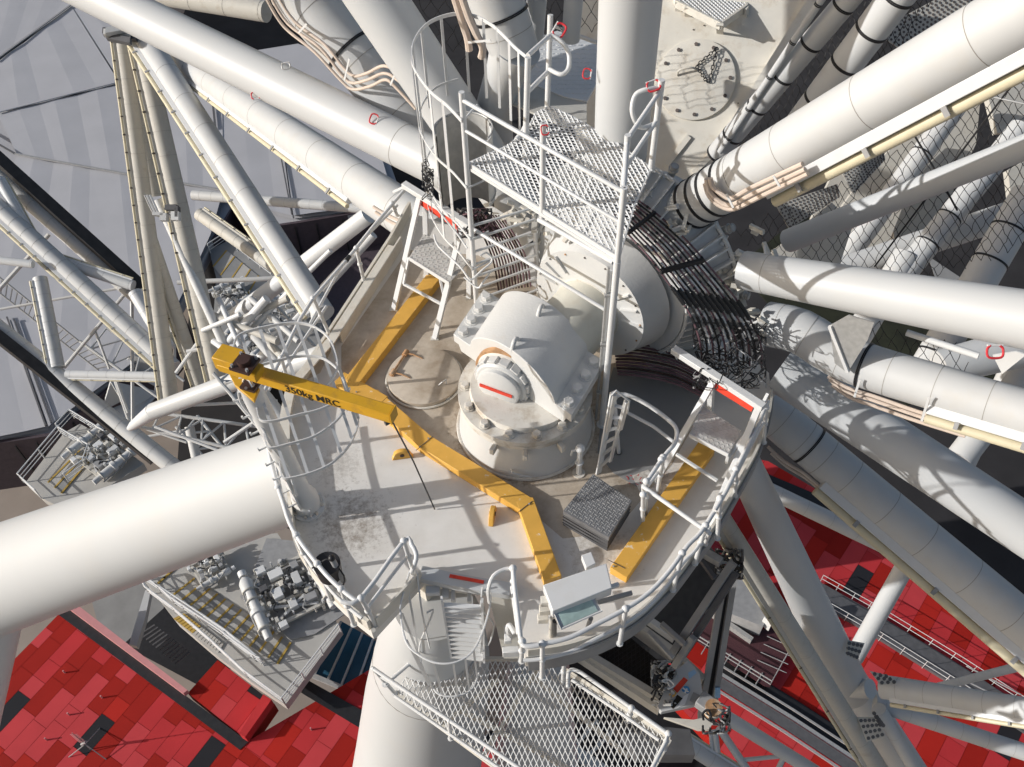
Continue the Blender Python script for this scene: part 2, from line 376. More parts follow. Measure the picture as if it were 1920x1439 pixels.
# two yellow lifting lugs
for x, y, a in ((755, 858, 8), (924, 970, 80)):
    c = pt(x, y, 0); u = Vector((math.cos(math.radians(a)), math.sin(math.radians(a)), 0)); n = Vector((-u.y, u.x, 0)); mb = MB()
    prof = [(-.17, 0)] + [(0.13 * math.cos(math.radians(t)) , 0.10 + 0.09 * math.sin(math.radians(t))) for t in range(180, -1, -20)] + [(.17, 0)]
    mb.slab([c + u * p[0] + ZX * p[1] - n * 0.035 for p in prof], 0.075, nrm=-n)
    o = mb.build('lifting_lug', YE, dk, bevel=0.01)
    MB().rod(c - n * 0.046 + ZX * 0.10, c + n * 0.05 + ZX * 0.10, 0.035, n=12).build('lug_eye', BR, o)
# round hatch lid
hc = pt(796, 708, 0.05); MB().tube([hc - ZX * 0.045, hc + ZX * 0.055, hc + ZX * 0.062], [0.62, 0.62, 0.60], 48).build('hatch_lid', DECKB, dk)
rim = MB().ring(hc - ZX * 0.02, ZX, 0.645, 0.02, 48); rim.build('hatch_ring', BG, dk)
hm = MB(); ha, hb = pt(733, 705, 0.14), pt(764, 657, 0.14); hm.rod(ha, hb, 0.02)
for f in (0.12, 0.88):
    q = ha.lerp(hb, f); e = pt(767, 708, 0.12) - pt(738, 700, 0.12); hm.tube([q, q + e * 0.5 + ZX * 0.02, q + e * 1.1 - ZX * 0.02], [0.014, 0.014, 0.008]); hm.rod(q - (hb - ha).normalized() * 0.06, q + (hb - ha).normalized() * 0.06, 0.045)
hm.build('hatch_hinge', RUST, dk)
MB().tube(P("822,723,0.12 829,717,0.19 836,712,0.19 837,720,0.13"), 0.012).build('hatch_handle', GA, dk)
MB().box(pt(838, 748, 0.03), Vector((0.05, 0, 0)), Vector((0, 0.04, 0)), ZX * 0.03).build('hatch_latch', GA, dk)
# far edge of the notch: striped sill with a red line
MB().ribbon([p + ZX * 0.06 for p in P("790,1080 850,1094 905,1104 958,1112")], 0.12, 0.2).build('notch_sill', WC, dk)
MB().ribbon(P("843,1080,0.128 875,1086,0.128 907,1092,0.128"), 0.012, 0.05).build('red_stripe', RD, dk)

xyz = lambda p, z: Vector((p.x, p.y, z))
# ------------------------------------------------------------------ rails of the deck
def rail(name, label, top, mid, posts, r=0.032, ball=0.054, parent_loc=None, group=None, m=None, cat='handrail'):
    m = m or WH
    t = thing(name, label, cat, posts[0][0] if posts else top[0], group)
    MB().tube(top, r, 10).build('top_rail', m, t)
    for q in (mid if mid and isinstance(mid[0], list) else ([mid] if mid else [])): MB().tube(q, r * 0.85, 8).build('mid_rail', m, t)
    for a, b in posts:
        mb = MB(); mb.rod(a, b, r); mb.tube([a, a + ZX * 0.012], [0.05, 0.05], 8)
        if ball: mb.ball(b, ball); mb.ball(a.lerp(b, 0.55), ball * 0.9)
        mb.build('post', m, t)
    return t
RR = 4.16
la = lambda z, a0, a1, n=26: arc(DC, RR, a0, a1, z, n)
def base_of(l, z): return [Vector((p.x, p.y, z)) for p in l]
rl = smooth(P("494,745 497,790 505,850 517,900 530,940 543,980 563,1015 587,1047 612,1078 640,1105 668,1127", 1.05), 3)
rail('guard_rail', 'curved white tube rail with ball joints along the left edge of the hub deck', rl, base_of(rl, .55), [(xyz(rl[k], 0), rl[k]) for k in (2, 10, 17, 22, 27)])
rq = smooth(P("980,1211 1017,1208 1070,1195 1122,1169 1173,1142 1218,1111 1257,1069 1289,1024 1313,1000 1340,958", 1.05), 3)
rail('guard_rail', 'curved double tube rail with ball joints along the front right edge of the hub deck', rq, base_of(rq, .6), [(xyz(rq[k], 0), rq[k]) for k in (3, 12, 20, 25)])
g0 = P("640,1128,1.05 677,1122,1.05 757,1015,1.05 772,1022,1.05 781,1042,1.0 776,1062,0.9 772,1072,0.7")
rail('guard_rail', 'short white rail with bent end beside the ladder opening, left of the red striped sill', smooth(g0, 3), P("690,1138,.55 765,1040,.55"), [(pt(704, 1172, 0), pt(677, 1122, 1.05)), (pt(776, 1075, 0), pt(757, 1015, 1.05))])
MB_ = MB(); tB = thing('toe_board', 'pale plate along the left side of the ladder opening below the bent rail', 'plate', pt(708, 1170, 0))
MB().ribbon(P("706,1168,.12 790,1080,.12"), 0.3, 0.03).build('board', BG, tB); MB().ribbon(P("706,1168,-.35 790,1080,-.35"), 0.6, 0.02).build('apron', BG, tB)
for x, y in ((672, 1158), (700, 1182), (690, 1165), (612, 1090)): MB().tube([pt(x, y, 0), pt(x, y, 0.06)], 0.035, 6).build('bolt_head', BG, tB)
g1 = smooth(P("918,1130,.5 916,1105,.9 925,1080,1.05 945,1068,1.07 962,1066,1.08"), 3)
rail('guard_rail', 'white rail with hooped end right of the ladder opening, nearest the white floodlight', smooth(P("962,1066,1.1 966,1110,1.1 972,1160,1.1 978,1205,1.1 990,1212,1.1 1010,1210,1.1"), 3), [g1, P("960,1100,.6 972,1190,.6")], [(pt(978, 1240, 0), pt(979, 1203, 1.1)), (pt(963, 1118, 0), pt(962, 1066, 1.1))])
rail('guard_rail', 'long straight white rail above the kerb on the far left side of the hub deck', P("762,352,1.1 700,425,1.1 650,488,1.1 587,560,1.1"), P("745,385,.6 690,440,.6 640,500,.6 580,610,.6"), [(pt(745, 405, .2), pt(735, 382, 1.1)), (pt(683, 530, .2), pt(668, 466, 1.1)), (pt(618, 628, .2), pt(587, 560, 1.1))])
rail('guard_rail', 'white rail running down left from the deck corner behind the cage of hoops', P("587,560,1.1 562,600,1.1 527,672,1.1 492,742,1.1"), P("612,575,.6 575,630,.6 525,705,.6"), [(pt(548, 742, 0), pt(527, 672, 1.1))])
# jumble-free joint clamp on that rail
cl = thing('rail_clamp', 'small black clamp round the straight rail at the far left of the deck', 'clamp', pt(655, 480, 1.1)); MB().rod(pt(649, 490, 1.1), pt(655, 481, 1.1), 0.04).build('collar', BK, cl)
# right inner rails by the steps
rail('guard_rail', 'white U bent rail with lower bar between the folded ladder and the raised steps', smooth(P("1152,745,1.1 1172,740,1.1 1210,757,1.1 1250,785,1.1 1268,805,1.1 1266,830,1.1 1250,850,1.1 1240,865,1.1"), 4), P("1178,775,.65 1225,800,.65 1262,828,.65"), [(pt(1160, 850, 0), pt(1152, 745, 1.1)), (pt(1232, 905, 0.0), pt(1240, 862, 1.1))])
rail('guard_rail', 'white rail with ball joints left of the yellow channel below the raised steps', P("1243,858,1.1 1212,905,1.1"), P("1236,882,.7 1212,915,.7"), [(pt(1205, 985, 0), pt(1206, 928, 1.0)), (pt(1232, 930, 0), pt(1243, 858, 1.1)), (pt(1210, 965, 0), pt(1212, 903, 1.1))])
rail('guard_rail', 'single white bar crossing above the right hand yellow channel', P("1205,912,1.0 1330,1000,1.0"), None, [(pt(1208, 950, 0), pt(1206, 912, 1.0)), (pt(1322, 1020, 0), pt(1330, 1000, 1.0))], ball=0)
rail('guard_rail', 'white double rail on the right edge of the deck beside the raised steps', P("1440,752,1.1 1420,800,1.1 1395,850,1.1 1362,920,1.1 1340,958,1.1"), P("1432,790,.7 1405,840,.7 1375,900,.7 1352,935,.7"), [(pt(1432, 830, 0), pt(1436, 765, 1.1)), (pt(1378, 930, 0), pt(1380, 880, 1.1)), (pt(1345, 1010, 0), pt(1350, 935, 1.1))])

# ================================================================== BEARING HOUSING
hs = thing('bearing_housing', 'big white domed bearing housing bolted on a round pedestal in the middle of the deck', 'housing', Vector((0.2, 8.86, 0)))
HC = Vector((0.2, 8.86, 0))
MB().tube([HC + ZX * z for z in (0, 0.04, 0.3, 0.55, 0.74)], [1.09, 1.07, 1.04, 1.0, 0.985], 72, caps=False).build('pedestal', CAST, hs)
MB().ring(HC + ZX * 0.02, ZX, 1.09, 0.028, 64).build('weld_bead', RUSTW, hs)
MB().tube([HC + ZX * z for z in (0.70, 0.705, 0.78, 0.79)], [0.9, 1.02, 1.02, 0.9], 72).build('lower_flange', RUSTW, hs)
MB().tube([HC + ZX * z for z in (0.81, 0.815, 0.90, 0.905)], [0.9, 1.04, 1.04, 0.0], 72).build('upper_flange', RUSTW, hs)
MB().tube([HC + ZX * z for z in (0.905, 1.0, 1.01)], [0.86, 0.84, 0.0], 64).build('collar', RUSTW, hs)
def bolt(c, ax, r=0.062, h=0.07, m=CAST, par=hs):
    mb = MB(); mb.tube([c, c + ax * 0.015], [r * 1.3, r * 1.3], 16); x = ax.cross(Vector((0.3, 0.9, 0.2))).normalized(); y = ax.cross(x); a0 = random.random()
    for z0, z1 in ((0.015, h),):
        mb.tube([c + ax * z0, c + ax * (h - 0.008), c + ax * h], [r, r, r * 0.85], 6)
    return mb.build('bolt', m, par, smooth=False)
for k in range(14):
    a = math.radians(k * 25.7 - 4)
    if 20 < (k * 25.7 - 4) % 360 < 170: continue
    bolt(HC + Vector((math.cos(a), math.sin(a), 0)) * 0.93 + ZX * 0.905, ZX, 0.068, 0.08, RUSTW)
# saddle block: bilinear between the four ear corners
LF, LB, RF, RB = pt(850, 627, 1.3), pt(907, 543, 1.3), pt(1072, 779, 1.3), pt(1134, 677, 1.3)
def bl(u, v, z): p = LF.lerp(LB, u).lerp(RF.lerp(RB, u), v); return Vector((p.x, p.y, z))
NV = 48; mb = MB(); rows = []
def prof(v):
    e0, e1 = 0.15, 0.87
    if v <= e0 or v >= e1: return 1.3
    s_ = (v - e0) / (e1 - e0); 
    return 1.3 + 0.55 * math.sin(math.pi * s_) ** 0.54
vs_ = sorted(set([i / NV for i in range(NV + 1)] + [0.15, 0.87]))
us_ = [0, 0.25, 0.5, 0.75, 1]
G = []
for u in us_: G.append([bl(u, v, prof(v)) for v in vs_])
nu, nv = len(us_), len(vs_); V = [p for r_ in G for p in r_]; Fc = []
for i in range(nu - 1):
    for j in range(nv - 1): Fc.append((i * nv + j, i * nv + j + 1, (i + 1) * nv + j + 1, (i + 1) * nv + j))
o_ = len(V)
for u in (0, 1): V += [bl(u, v, 1.0 if 0.06 < v < 0.94 else 1.13) for v in vs_]
for j in range(nv - 1):
    Fc.append((j + 1, j, o_ + j, o_ + j + 1)); k_ = (nu - 1) * nv; Fc.append((k_ + j, k_ + j + 1, o_ + nv + j + 1, o_ + nv + j)); Fc.append((o_ + j + 1, o_ + j, o_ + nv + j, o_ + nv + j + 1))
Fc.append((0, k_, o_ + nv, o_)); Fc.append((nv - 1, o_ + nv - 1, o_ + 2 * nv - 1, k_ + nv - 1))
Fc = [f[::-1] for f in Fc]
mb.add(V, Fc); mb.build('saddle_cap', CAST, hs, bevel=0.012)
for v in (0.055, 0.945):
    for u in (0.12, 0.37, 0.62, 0.87): bolt(bl(u, v, 1.3), ZX, 0.082, 0.085, CAST)
# two lifting eyes on the crown
for (x, y, z) in ((966, 650, 1.80), (1014, 588, 1.80)):
    c = pt(x, y, z); mb = MB(); mb.tube([c + ZX * (0.14 * math.sin(t)) + (LB - LF).normalized() * (0.10 * math.cos(t)) for t in [math.pi * q / 12 for q in range(13)]], 0.034, 10); mb.build('lifting_eye', CAST, hs)
# shaft end cap with recessed rust ring, facing the viewer
ax = ((LF - LB) + (RF - RB)).normalized(); bxh = Vector((-ax.y, ax.x, 0))
if bxh.x < 0: bxh = -bxh
fc = bl(0, 0.47, 1.2)
arcs = MB(); arcs.tube([fc + ax * -0.06, fc + ax * 0.03], [0.52, 0.52], 48); arcs.build('bore_ring', RUST, hs)
MB().tube([fc + ax * 0.0, fc + ax * 0.06, fc + ax * 0.06], [0.50, 0.46, 0.0], 48).build('seal_plate', RUSTW, hs)
MB().tube([fc + ax * 0.02, fc + ax * 0.2, fc + ax * 0.23, fc + ax * 0.23], [0.42, 0.42, 0.39, 0.0], 48).build('end_cap', CAST, hs)
MB().tube([fc + ax * 0.22, fc + ax * 0.30, fc + ax * 0.32, fc + ax * 0.32], [0.35, 0.35, 0.32, 0.0], 48).build('end_cover', CAST, hs)
for k in range(14):
    a = math.radians(k * 360 / 14 + 8); d = bxh * math.cos(a) + ZX * math.sin(a); tdir = ax.cross(d)
    MB().box(fc + d * 0.42 + ax * 0.11, d * 0.035, tdir * 0.07, ax * 0.085).build('cap_block', CAST, hs, bevel=0.006)
cbar = fc + ax * 0.335
MB().box(cbar - ZX * 0.02 + bxh * -0.02, bxh * 0.27, ZX * 0.03, ax * 0.008).build('red_mark', RD, hs)
# shackle lugs under the flange
for a in (-118, -62, -92):
    r_ = math.radians(a); d = Vector((math.cos(r_), math.sin(r_), 0)); tdir = Vector((-d.y, d.x, 0))
    MB().box(HC + d * 1.08 + ZX * 0.66, d * 0.07, tdir * 0.035, ZX * 0.06).build('flange_lug', RUSTW, hs, bevel=0.008)
MB().tube([HC + Vector((-0.25, -1.03, 0.22)), HC + Vector((-0.25, -1.11, 0.24)), HC + Vector((0.05, -1.12, 0.12))], 0.012).build('grease_pipe', CAST, hs)

# ================================================================== SPINDLE, HUB DRUM
BARR = mat('barrel_cream', (0.62, 0.60, 0.52), 0.5, var=0.03, dirt=(0.5, 0.42, 0.3), dirt_amt=0.4, dirt_scale=2, bump=0.15)
sp = thing('hub_spindle', 'thick white spindle barrel running from the domed housing to the hub disc', 'spindle', HUB)
MB().tube([HUB - ZX * .1 + AX * s for s in (0.8, 0.9, 1.76)], [0.53, 0.55, 0.56], 56).build('barrel', BARR, sp)
MB().ring(HUB - ZX * .1 + AX * 1.73, AX, 0.57, 0.018, 48).build('joint_ring', RUSTW, sp)
hd = thing('hub_disc', 'white faceted hub disc with a round face behind the spindle', 'disc', HUB + AX * 1.7)
MB().tube([HUB + AX * s for s in (1.72, 1.73, 2.2, 2.22)], [0.3, 1.02, 1.21, 0.3], 40).build('disc_shell', CAST, hd)
for k in range(16):
    a = k * 360 / 16 + 7; d = hubp(0, 1, a) - HUB
    MB().tube([HUB + AX * 1.715 + d * 0.96, HUB + AX * 1.738 + d * 0.96], 0.016, 8).build('rim_bolt', BOLT if k % 5 else RUST, hd)
for k in (8, 9, 10, 1, 2, 3):
    d = hubp(0, 1, k * 18 - 12) - HUB; tdir = AX.cross(d)
    MB().box(HUB + AX * 1.72 + d * 0.8, d * 0.16, tdir * 0.012, AX * 0.04).build('stiffener', CAST, hd)
hb = thing('hub_drum', 'wide white hub drum of slatted plates that carries the wheel tubes, half under the cables', 'hub', HUB + AX * 3)
MB().tube([HUB + AX * s for s in (2.28, 2.3, 3.1, 3.12, 4.1)], [1.0, 1.40, 1.84, 1.15, 1.1], 48).build('drum', WC, hb)
sl_ = MB()
for k in range(54):
    a = k * 360 / 54; d = hubp(0, 1, a) - HUB; tdir = AX.cross(d)
    sl_.bar(HUB + AX * 2.3 + d * 1.45, HUB + AX * 3.1 + d * 1.9, 0.03, 0.10, up=d)
sl_.build('slat_plates', CAST, hb)
MB().ring(HUB + AX * 3.1, AX, 1.90, 0.035, 64).build('slat_ring', CAST, hb); MB().ring(HUB + AX * 2.3, AX, 1.45, 0.03, 64).build('inner_ring', CAST, hb)
for k in range(20):
    a = k * 18 + 5; d = hubp(0, 1, a) - HUB; tdir = AX.cross(d); c = HUB + AX * 3.2 + d * 1.9
    g = MB().rod(c - d * 0.15, c + d * 0.16, 0.06, n=10).build('cable_gland', GA, hb); MB().ring(c + d * 0.08, d, 0.065, 0.018, 14).build('gland_nut', GA, g); MB().ring(c + d * 0.15, d, 0.055, 0.015, 14).build('gland_cap', GM, g)
# cables that fan around the hub
cf = thing('cable_fan', 'bundle of parallel maroon and black cables curving over the hub drum', 'cables', HUB + AX * 2.8)
for i in range(11):
    f = i / 10
    pts = []
    inner_ = [(1150, 400), (1180, 442), (1215, 480), (1245, 520), (1275, 560), (1298, 598), (1312, 640), (1316, 672)]
    outer_ = [(1190, 372), (1232, 402), (1288, 452), (1330, 500), (1370, 548), (1400, 590), (1425, 640), (1428, 690)]
    for k in range(8):
        a, b = inner_[k], outer_[k]; pts.append(wp(a[0] + (b[0] - a[0]) * f, a[1] + (b[1] - a[1]) * f, 1.85 + 0.75 * f + 0.02 * math.sin(k * 2 + i)))
    MB().tube(smooth(pts, 5), 0.015, 6).build('cable', PUR if i % 2 == 0 else BKM, cf)
    q = smooth(pts, 5)
    for k in range(2 + i % 3, len(q) - 2, 5): MB().rod(q[k], q[k] + (q[k + 1] - q[k]) * 0.4, 0.021, n=6).build('cable_clip', BK, cf)
CQ = [smooth([wp(inner_[k][0] + (outer_[k][0] - inner_[k][0]) * i / 10, inner_[k][1] + (outer_[k][1] - inner_[k][1]) * i / 10, 1.85 + 0.075 * i - .02) for k in range(8)], 10) for i in range(11)]
for i, q in enumerate(CQ):
    a = int(10 * (3.55 + .9 * i / 10)); MB().tube(q[a:a + 9], .034, 6).build('sleeve', BK, cf)
    a = int(10 * (4.9 + .5 * i / 10)); MB().tube(q[a:a + 4], .024, 6).build('sleeve', BK, cf)
    if i < 10:
        for j, g in enumerate((1.6, 2.35, 3.0, 3.25, 4.6, 5.2, 5.9)):
            a = int(10 * (g + .5 * i / 10 + (.15 if (i + j) % 3 == 0 else 0))); b = CQ[i + 1]
            if (i * 7 + j * 3) % 3: MB().bar(q[a].lerp(b[a], .5), q[a + (4 if j % 2 else 3)].lerp(b[a + (4 if j % 2 else 3)], .5), .02, .02).build('glint_bar', WH, cf)  # short white bars added as glints between neighbouring cables
for k, th_ in ((0.9, 0.02), (2.75, 0.03)):
    i0 = int(k); fr = k - i0
    a = Vector(inner_[i0] + (0,)).lerp(Vector(inner_[i0 + 1] + (0,)), fr); b = Vector(outer_[i0] + (0,)).lerp(Vector(outer_[i0 + 1] + (0,)), fr)
    p, q = wp(a.x, a.y, 1.82), wp(b.x, b.y, 2.57); dv = (q - p).normalized(); mbx = MB(); N_ = 11
    for j in range(N_): c = p.lerp(q, (j + 0.5) / N_); mbx.box(c, (q - p) / N_ * 0.47, ZX.cross(dv).normalized() * th_, ZX * 0.03)
    mbx.build('cable_comb', BK, cf)
# second visible bundles, deep inside
cf2 = thing('cable_fan', 'dark maroon cable bundle in the gap left of the spindle behind the tall ladder', 'cables', wp(940, 470, 2.2))
for i in range(12):
    f = i / 11; MB().tube(smooth([wp(880 + 60 * f, 400 + 5 * f, 2.1), wp(905 + 60 * f, 440 + 2 * f, 2.0), wp(925 + 62 * f, 490 - 4 * f, 2.0), wp(935 + 60 * f, 545 - 8 * f, 2.1)], 4), 0.017, 6).build('cable', PUR if i % 2 else BR, cf2)
cf3 = thing('cable_fan', 'dark maroon cable bundle under the hub disc right of the tall post', 'cables', wp(1220, 665, 2.2))
for i in range(12):
    f = i / 11; MB().tube(smooth([pt(1150 + 8 * f, 640 + 62 * f, .35), pt(1200 + 4 * f, 640 + 66 * f, .4), pt(1270, 655 + 66 * f, .3), pt(1330, 690 + 62 * f, .3)], 4), 0.02, 6).build('cable', PUR if i % 3 else BR, cf3)
rnd = random.Random(3)
def tangle(name, label, boxpx, z0, z1, n, r=0.011, mats=(BK,), seg=5, sp_=26, kind='stuff'):
    mbs = MB(); x0, y0, x1, y1 = boxpx
    for i in range(n):
        x, y = rnd.uniform(x0, x1), rnd.uniform(y0, y1); z = rnd.uniform(z0, z1); pts = []
        for k in range(seg):
            pts.append(pt(x, y, z)); x = min(x1, max(x0, x + rnd.uniform(-sp_, sp_))); y = min(y1, max(y0, y + rnd.uniform(-sp_, sp_))); z += rnd.uniform(-0.12, 0.12)
        mbs.tube(smooth(pts, 4), r * rnd.uniform(0.7, 1.3), 5, mi=rnd.randrange(len(mats)))
    o = mbs.build(name, list(mats), None); tag(o, label, 'cables', kind=kind); return o
tangle('cable_tangle', 'tangle of black looped leads hanging under the end of the cable fan', (1300, 606, 1436, 728), 0.9, 1.6, 170, 0.009, mats=(BK, BKM, GM, BK, BK), sp_=17)
tangle('cable_tangle', 'knot of thin black leads behind the caged ladder at left', (792, 300, 812, 375), 2.2, 2.8, 26, 0.009, sp_=12)
tangle('cable_tangle', 'black and red leads in the hole at the foot of the grey shield', (858, 392, 922, 445), 1.2, 1.9, 50, 0.012, mats=(BK, BK, PUR, GA), sp_=16)
for (x0, y0, x1, y1, s0, n_) in ((1180, 350, 1290, 440, 2.7, 26), (1255, 405, 1400, 500, 3.0, 30), (1340, 480, 1440, 640, 2.9, 26), (960, 395, 1080, 470, 2.0, 20), (1420, 450, 1500, 520, 3.2, 10)):
    hg = thing('hub_bracket', {1180: 'cluster of beige brackets beside the upper end of the cable fan', 1255: 'cluster of pale brackets and braces under the banded tube root', 1340: 'row of pale brackets between the cable fan and the smooth right tube', 960: 'pale brackets in front of the spindle below the mesh platform', 1420: 'small pale brackets at the root of the smooth right tube'}[x0], 'bracket', wp(x0, y0, s0))
    for k in range(n_):
        f = rnd.random(); c = wp(x0 + (x1 - x0) * f + rnd.uniform(-18, 18), y0 + (y1 - y0) * f + rnd.uniform(-22, 22), s0 + rnd.uniform(-.1, .3)); a = rnd.uniform(0, 6.28); b = rnd.uniform(-1, 1)
        u = Vector((math.cos(a), math.sin(a), b)).normalized(); v_ = u.cross(ZX).normalized(); w_ = u.cross(v_)
        m_ = rnd.choice((CAST, BG, BG, WS)); MB().box(c, u * rnd.uniform(.05, .18), v_ * rnd.uniform(.015, .05), w_ * rnd.uniform(.008, .04)).build('plate', m_, hg)
# ================================================================== UPPER MESH PLATFORM with its rails
up = thing('mesh_platform', 'high white expanded mesh platform beside the tall caged ladder', 'platform', pt(1158, 485, 3.6))
gp = P("877,306 953,273 990,240 1005,212 1030,200 1070,217 1123,247 1167,277 1221,315 1190,383 1160,484", 3.6)
g_ = MB(); grating(g_, gp, 3.6, (pt(1158, 485, 3.6) - pt(875, 310, 3.6)), 0.13, 0.038, 0.013, 0.02, 0.9); g_.build('mesh_floor', WH, up, smooth=False)
fr = MB()
for i in range(len(gp)):
    a, b = gp[i], gp[(i + 1) % len(gp)]; fr.bar(a - ZX * 0.03, b - ZX * 0.03, 0.022, 0.07 if i not in (10,) else 0.10)
fr.build('edge_frame', WH, up, smooth=False)
MB().bar(gp[0] - ZX * 0.07, gp[-1] - ZX * 0.07, 0.05, 0.05).build('edge_beam', WH, up)
for f in (0.22, 0.5, 0.78):
    a = gp[0].lerp(gp[-1], f); b = gp[3].lerp(gp[8], f); MB().bar(a - ZX * 0.07, b - ZX * 0.07, 0.03, 0.05).build('cross_beam', WH, up)
xy = lambda p, z: Vector((p.x, p.y, z))
A0, A1, A2 = xy(pt(875, 310, 3.6), 3.6), xy(pt(1017, 392, 3.6), 3.6), xy(pt(1158, 485, 3.6), 3.6)
T3 = pt(1221, 315, 3.6); T3.z = 3.6; tz = ztop(T3, 150); B3 = pt(1177, 256, 4.7)
dn = (A2 - A0).normalized()
ur = thing('guard_rail', 'white two bar rail with three posts along the front of the high mesh platform', 'handrail', A0)
MB().bar(xy(A0, 4.68), xy(A2, 4.68), 0.055, 0.055).build('top_rail', WH, ur, bevel=0.02); MB().bar(xy(A0, 4.2), xy(A2, 4.2), 0.045, 0.045).build('mid_rail', WH, ur, bevel=0.018)
for a, t_ in ((A1, 4.98), (A2, 4.75)):
    mb = MB(); mb.rod(xy(a, 3.45), xy(a, t_), 0.042, n=14); o = mb.build('post', WH, ur); MB().rod(xy(a, t_), xy(a, t_ + 0.006), 0.01).build('cap_hole', BOLT, o)
u2 = thing('guard_rail', 'white rail with D shaped grab loop at the right of the high mesh platform', 'handrail', T3)
MB().rod(xy(T3, 3.55), xy(T3, tz), 0.045, n=14).build('post', WH, u2)
Bb = Vector((B3.x, B3.y, 3.6)); MB().rod(Bb - ZX * 0.1, xy(Bb, 4.72), 0.042, n=14).build('post', WH, u2)
MB().rod(xy(Bb, 4.66), xy(T3, tz - 0.16), 0.034).build('top_rail', WH, u2); MB().rod(xy(Bb, 4.2), xy(T3, tz - 0.62), 0.034).build('mid_rail', WH, u2)
MB().rod(xy(Bb, 4.6), xy(A2, 4.66), 0.034).build('top_rail', WH, u2); MB().rod(xy(Bb, 4.15), xy(A2, 4.2), 0.03).build('mid_rail', WH, u2)
z_ = tz
dl = smooth([xy(T3, z_ - 0.12), pt(1212, 168, z_ - .1), pt(1192, 178, z_ - .16), pt(1185, 203, z_ - .3), pt(1190, 225, z_ - .45), pt(1204, 240, z_ - .6), xy(T3, z_ - 0.66)], 4)
MB().tube(dl, 0.033, 10).build('grab_loop', WH, u2)
def carabiner(px, py, z, rot, label, t=None, sz=0.085, m=None):
    c = pt(px, py, z) if t is None else dp(px, py, t); k = thing('shackle', label, 'shackle', c); a = math.radians(rot)
    x = camR * math.cos(a) + camU * math.sin(a); y = -camR * math.sin(a) + camU * math.cos(a); s_ = sz
    MB().tube(smooth([c - x * s_ * .6, c - x * s_ + y * s_ * .5, c - x * s_ * .8 + y * s_ * 1.5, c + x * s_ * .8 + y * s_ * 1.5, c + x * s_ + y * s_ * .5, c + x * s_ * .6], 4), sz * 0.16, 8).build('bow', m or REDH, k)
    MB().rod(c - x * s_, c + x * s_, sz * 0.13).build('pin', WH, k)
carabiner(1222, 152, z_ - 0.02, 200, 'red and white shackle on the tallest post above the D shaped grab loop')
carabiner(1029, 243, 4.95, 100, 'small red shackle on the middle post of the high platform rail', sz=0.06)
# tall post under the platform corner, down to the deck, with a cable run
tp = thing('support_post', 'tall white post from the deck up to the front corner of the high mesh platform', 'post', xy(A2, 0))
MB().rod(xy(A2, 0), xy(A2, 3.55), 0.048, n=14).build('post', WH, tp); MB().rod(xy(A2, 0), xy(A2, 0.02), 0.09, n=12).build('foot', WH, tp)
MB().rod(xy(A2, .1) + Vector((-.1, .05, 0)), xy(A2, 3.4) + Vector((-.1, .05, 0)), 0.02).build('pipe', GA, tp); MB().rod(xy(A2, 1.4) + Vector((-.07, .09, 0)), xy(A2, 3.3) + Vector((-.07, .09, 0)), 0.035).build('pipe', WH, tp)
for z in (0.8, 1.9, 2.9): MB().box(xy(A2, z) + Vector((-.06, .03, 0)), Vector((.07, 0, 0)), Vector((0, .03, 0)), ZX * .02).build('clip', GA, tp)
b0 = thing('brace_bar', 'long white diagonal bar from the caged ladder to the tall post, above the domed housing', 'bar', xy(A0, 2.0))
MB().bar(pt(884, 428, 2.3), pt(1138, 583, 2.1), 0.055, 0.055).build('bar', WH, b0, bevel=0.02); MB().box(pt(1142, 586, 2.1), dn * 0.08, Vector((0, .01, 0)), ZX * 0.07).build('end_plate', WH, b0)
b1 = thing('brace_bar', 'white pipe running under the front edge of the high mesh platform', 'bar', xy(A0, 3.0))
MB().rod(pt(1010, 412, 2.9), pt(1150, 492, 3.0), 0.04).build('bar', WH, b1)

# ================================================================== TALL LADDER + CAGE
tl = thing('caged_ladder', 'tall white ladder between two side rails at the left end of the high platform', 'ladder', xy(A0, 0.6))
S1 = A0; S2 = xy(pt(984, 262, 3.6), 3.6)   # front and back side rails at platform level
S2l = S1 + (S2 - S1).normalized() * 0.62
MB().rod(xy(S1, 0.3), xy(S1, 4.8), 0.042, n=14).build('side_rail', WH, tl)
MB().rod(pt(1000, 380, 2.4), pt(1010, 555, .3), 0.038, n=12).build('side_rail', WH, tl)
for k in range(9):
    y = 395 + k * 25; a = pt(882 + 0.075 * (y - 400), y + 38, 2.45 - k * .24); b = pt(1003, y - 18 + k * 1.5, 2.55 - k * .25)
    a = Vector((S1.x, S1.y, 2.45 - k * .27)); b = pt(1001 + k, 390 + k * 22, 2.45 - k * .27)
    MB().rod(a, b, 0.022, n=8).build('rung', WH, tl)
MB().rod(pt(990, 108, 4.8), xy(pt(984, 262, 3.6), 3.2), 0.045, n=14).build('side_rail', WH, tl)
bp = xy(pt(984, 262, 3.6), 3.6)
MB().rod(pt(1032, 28, 4.9), pt(1026, 205, 3.5), 0.042, n=14).build('side_rail', WH, tl)
MB().rod(pt(990, 104, 4.78), pt(1030, 68, 4.75), 0.035).build('bar', WH, tl); MB().rod(pt(990, 172, 4.3), pt(1030, 132, 4.3), 0.035).build('bar', WH, tl)
MB().tube(smooth([pt(1032, 66, 4.75), pt(1052, 78, 4.7), pt(1066, 100, 4.55), pt(1066, 128, 4.4), pt(1052, 140, 4.35), pt(1030, 130, 4.35)], 4), 0.034, 10).build('grab_loop', WH, tl)
MB().tube(smooth([pt(988, 200, 4.0), pt(986, 235, 3.7), pt(968, 262, 3.6)], 3), 0.036, 10).build('foot_bend', WH, tl)
carabiner(1040, 52, 4.8, 240, 'red shackle hanging on the top of the back post of the caged ladder', sz=0.10)
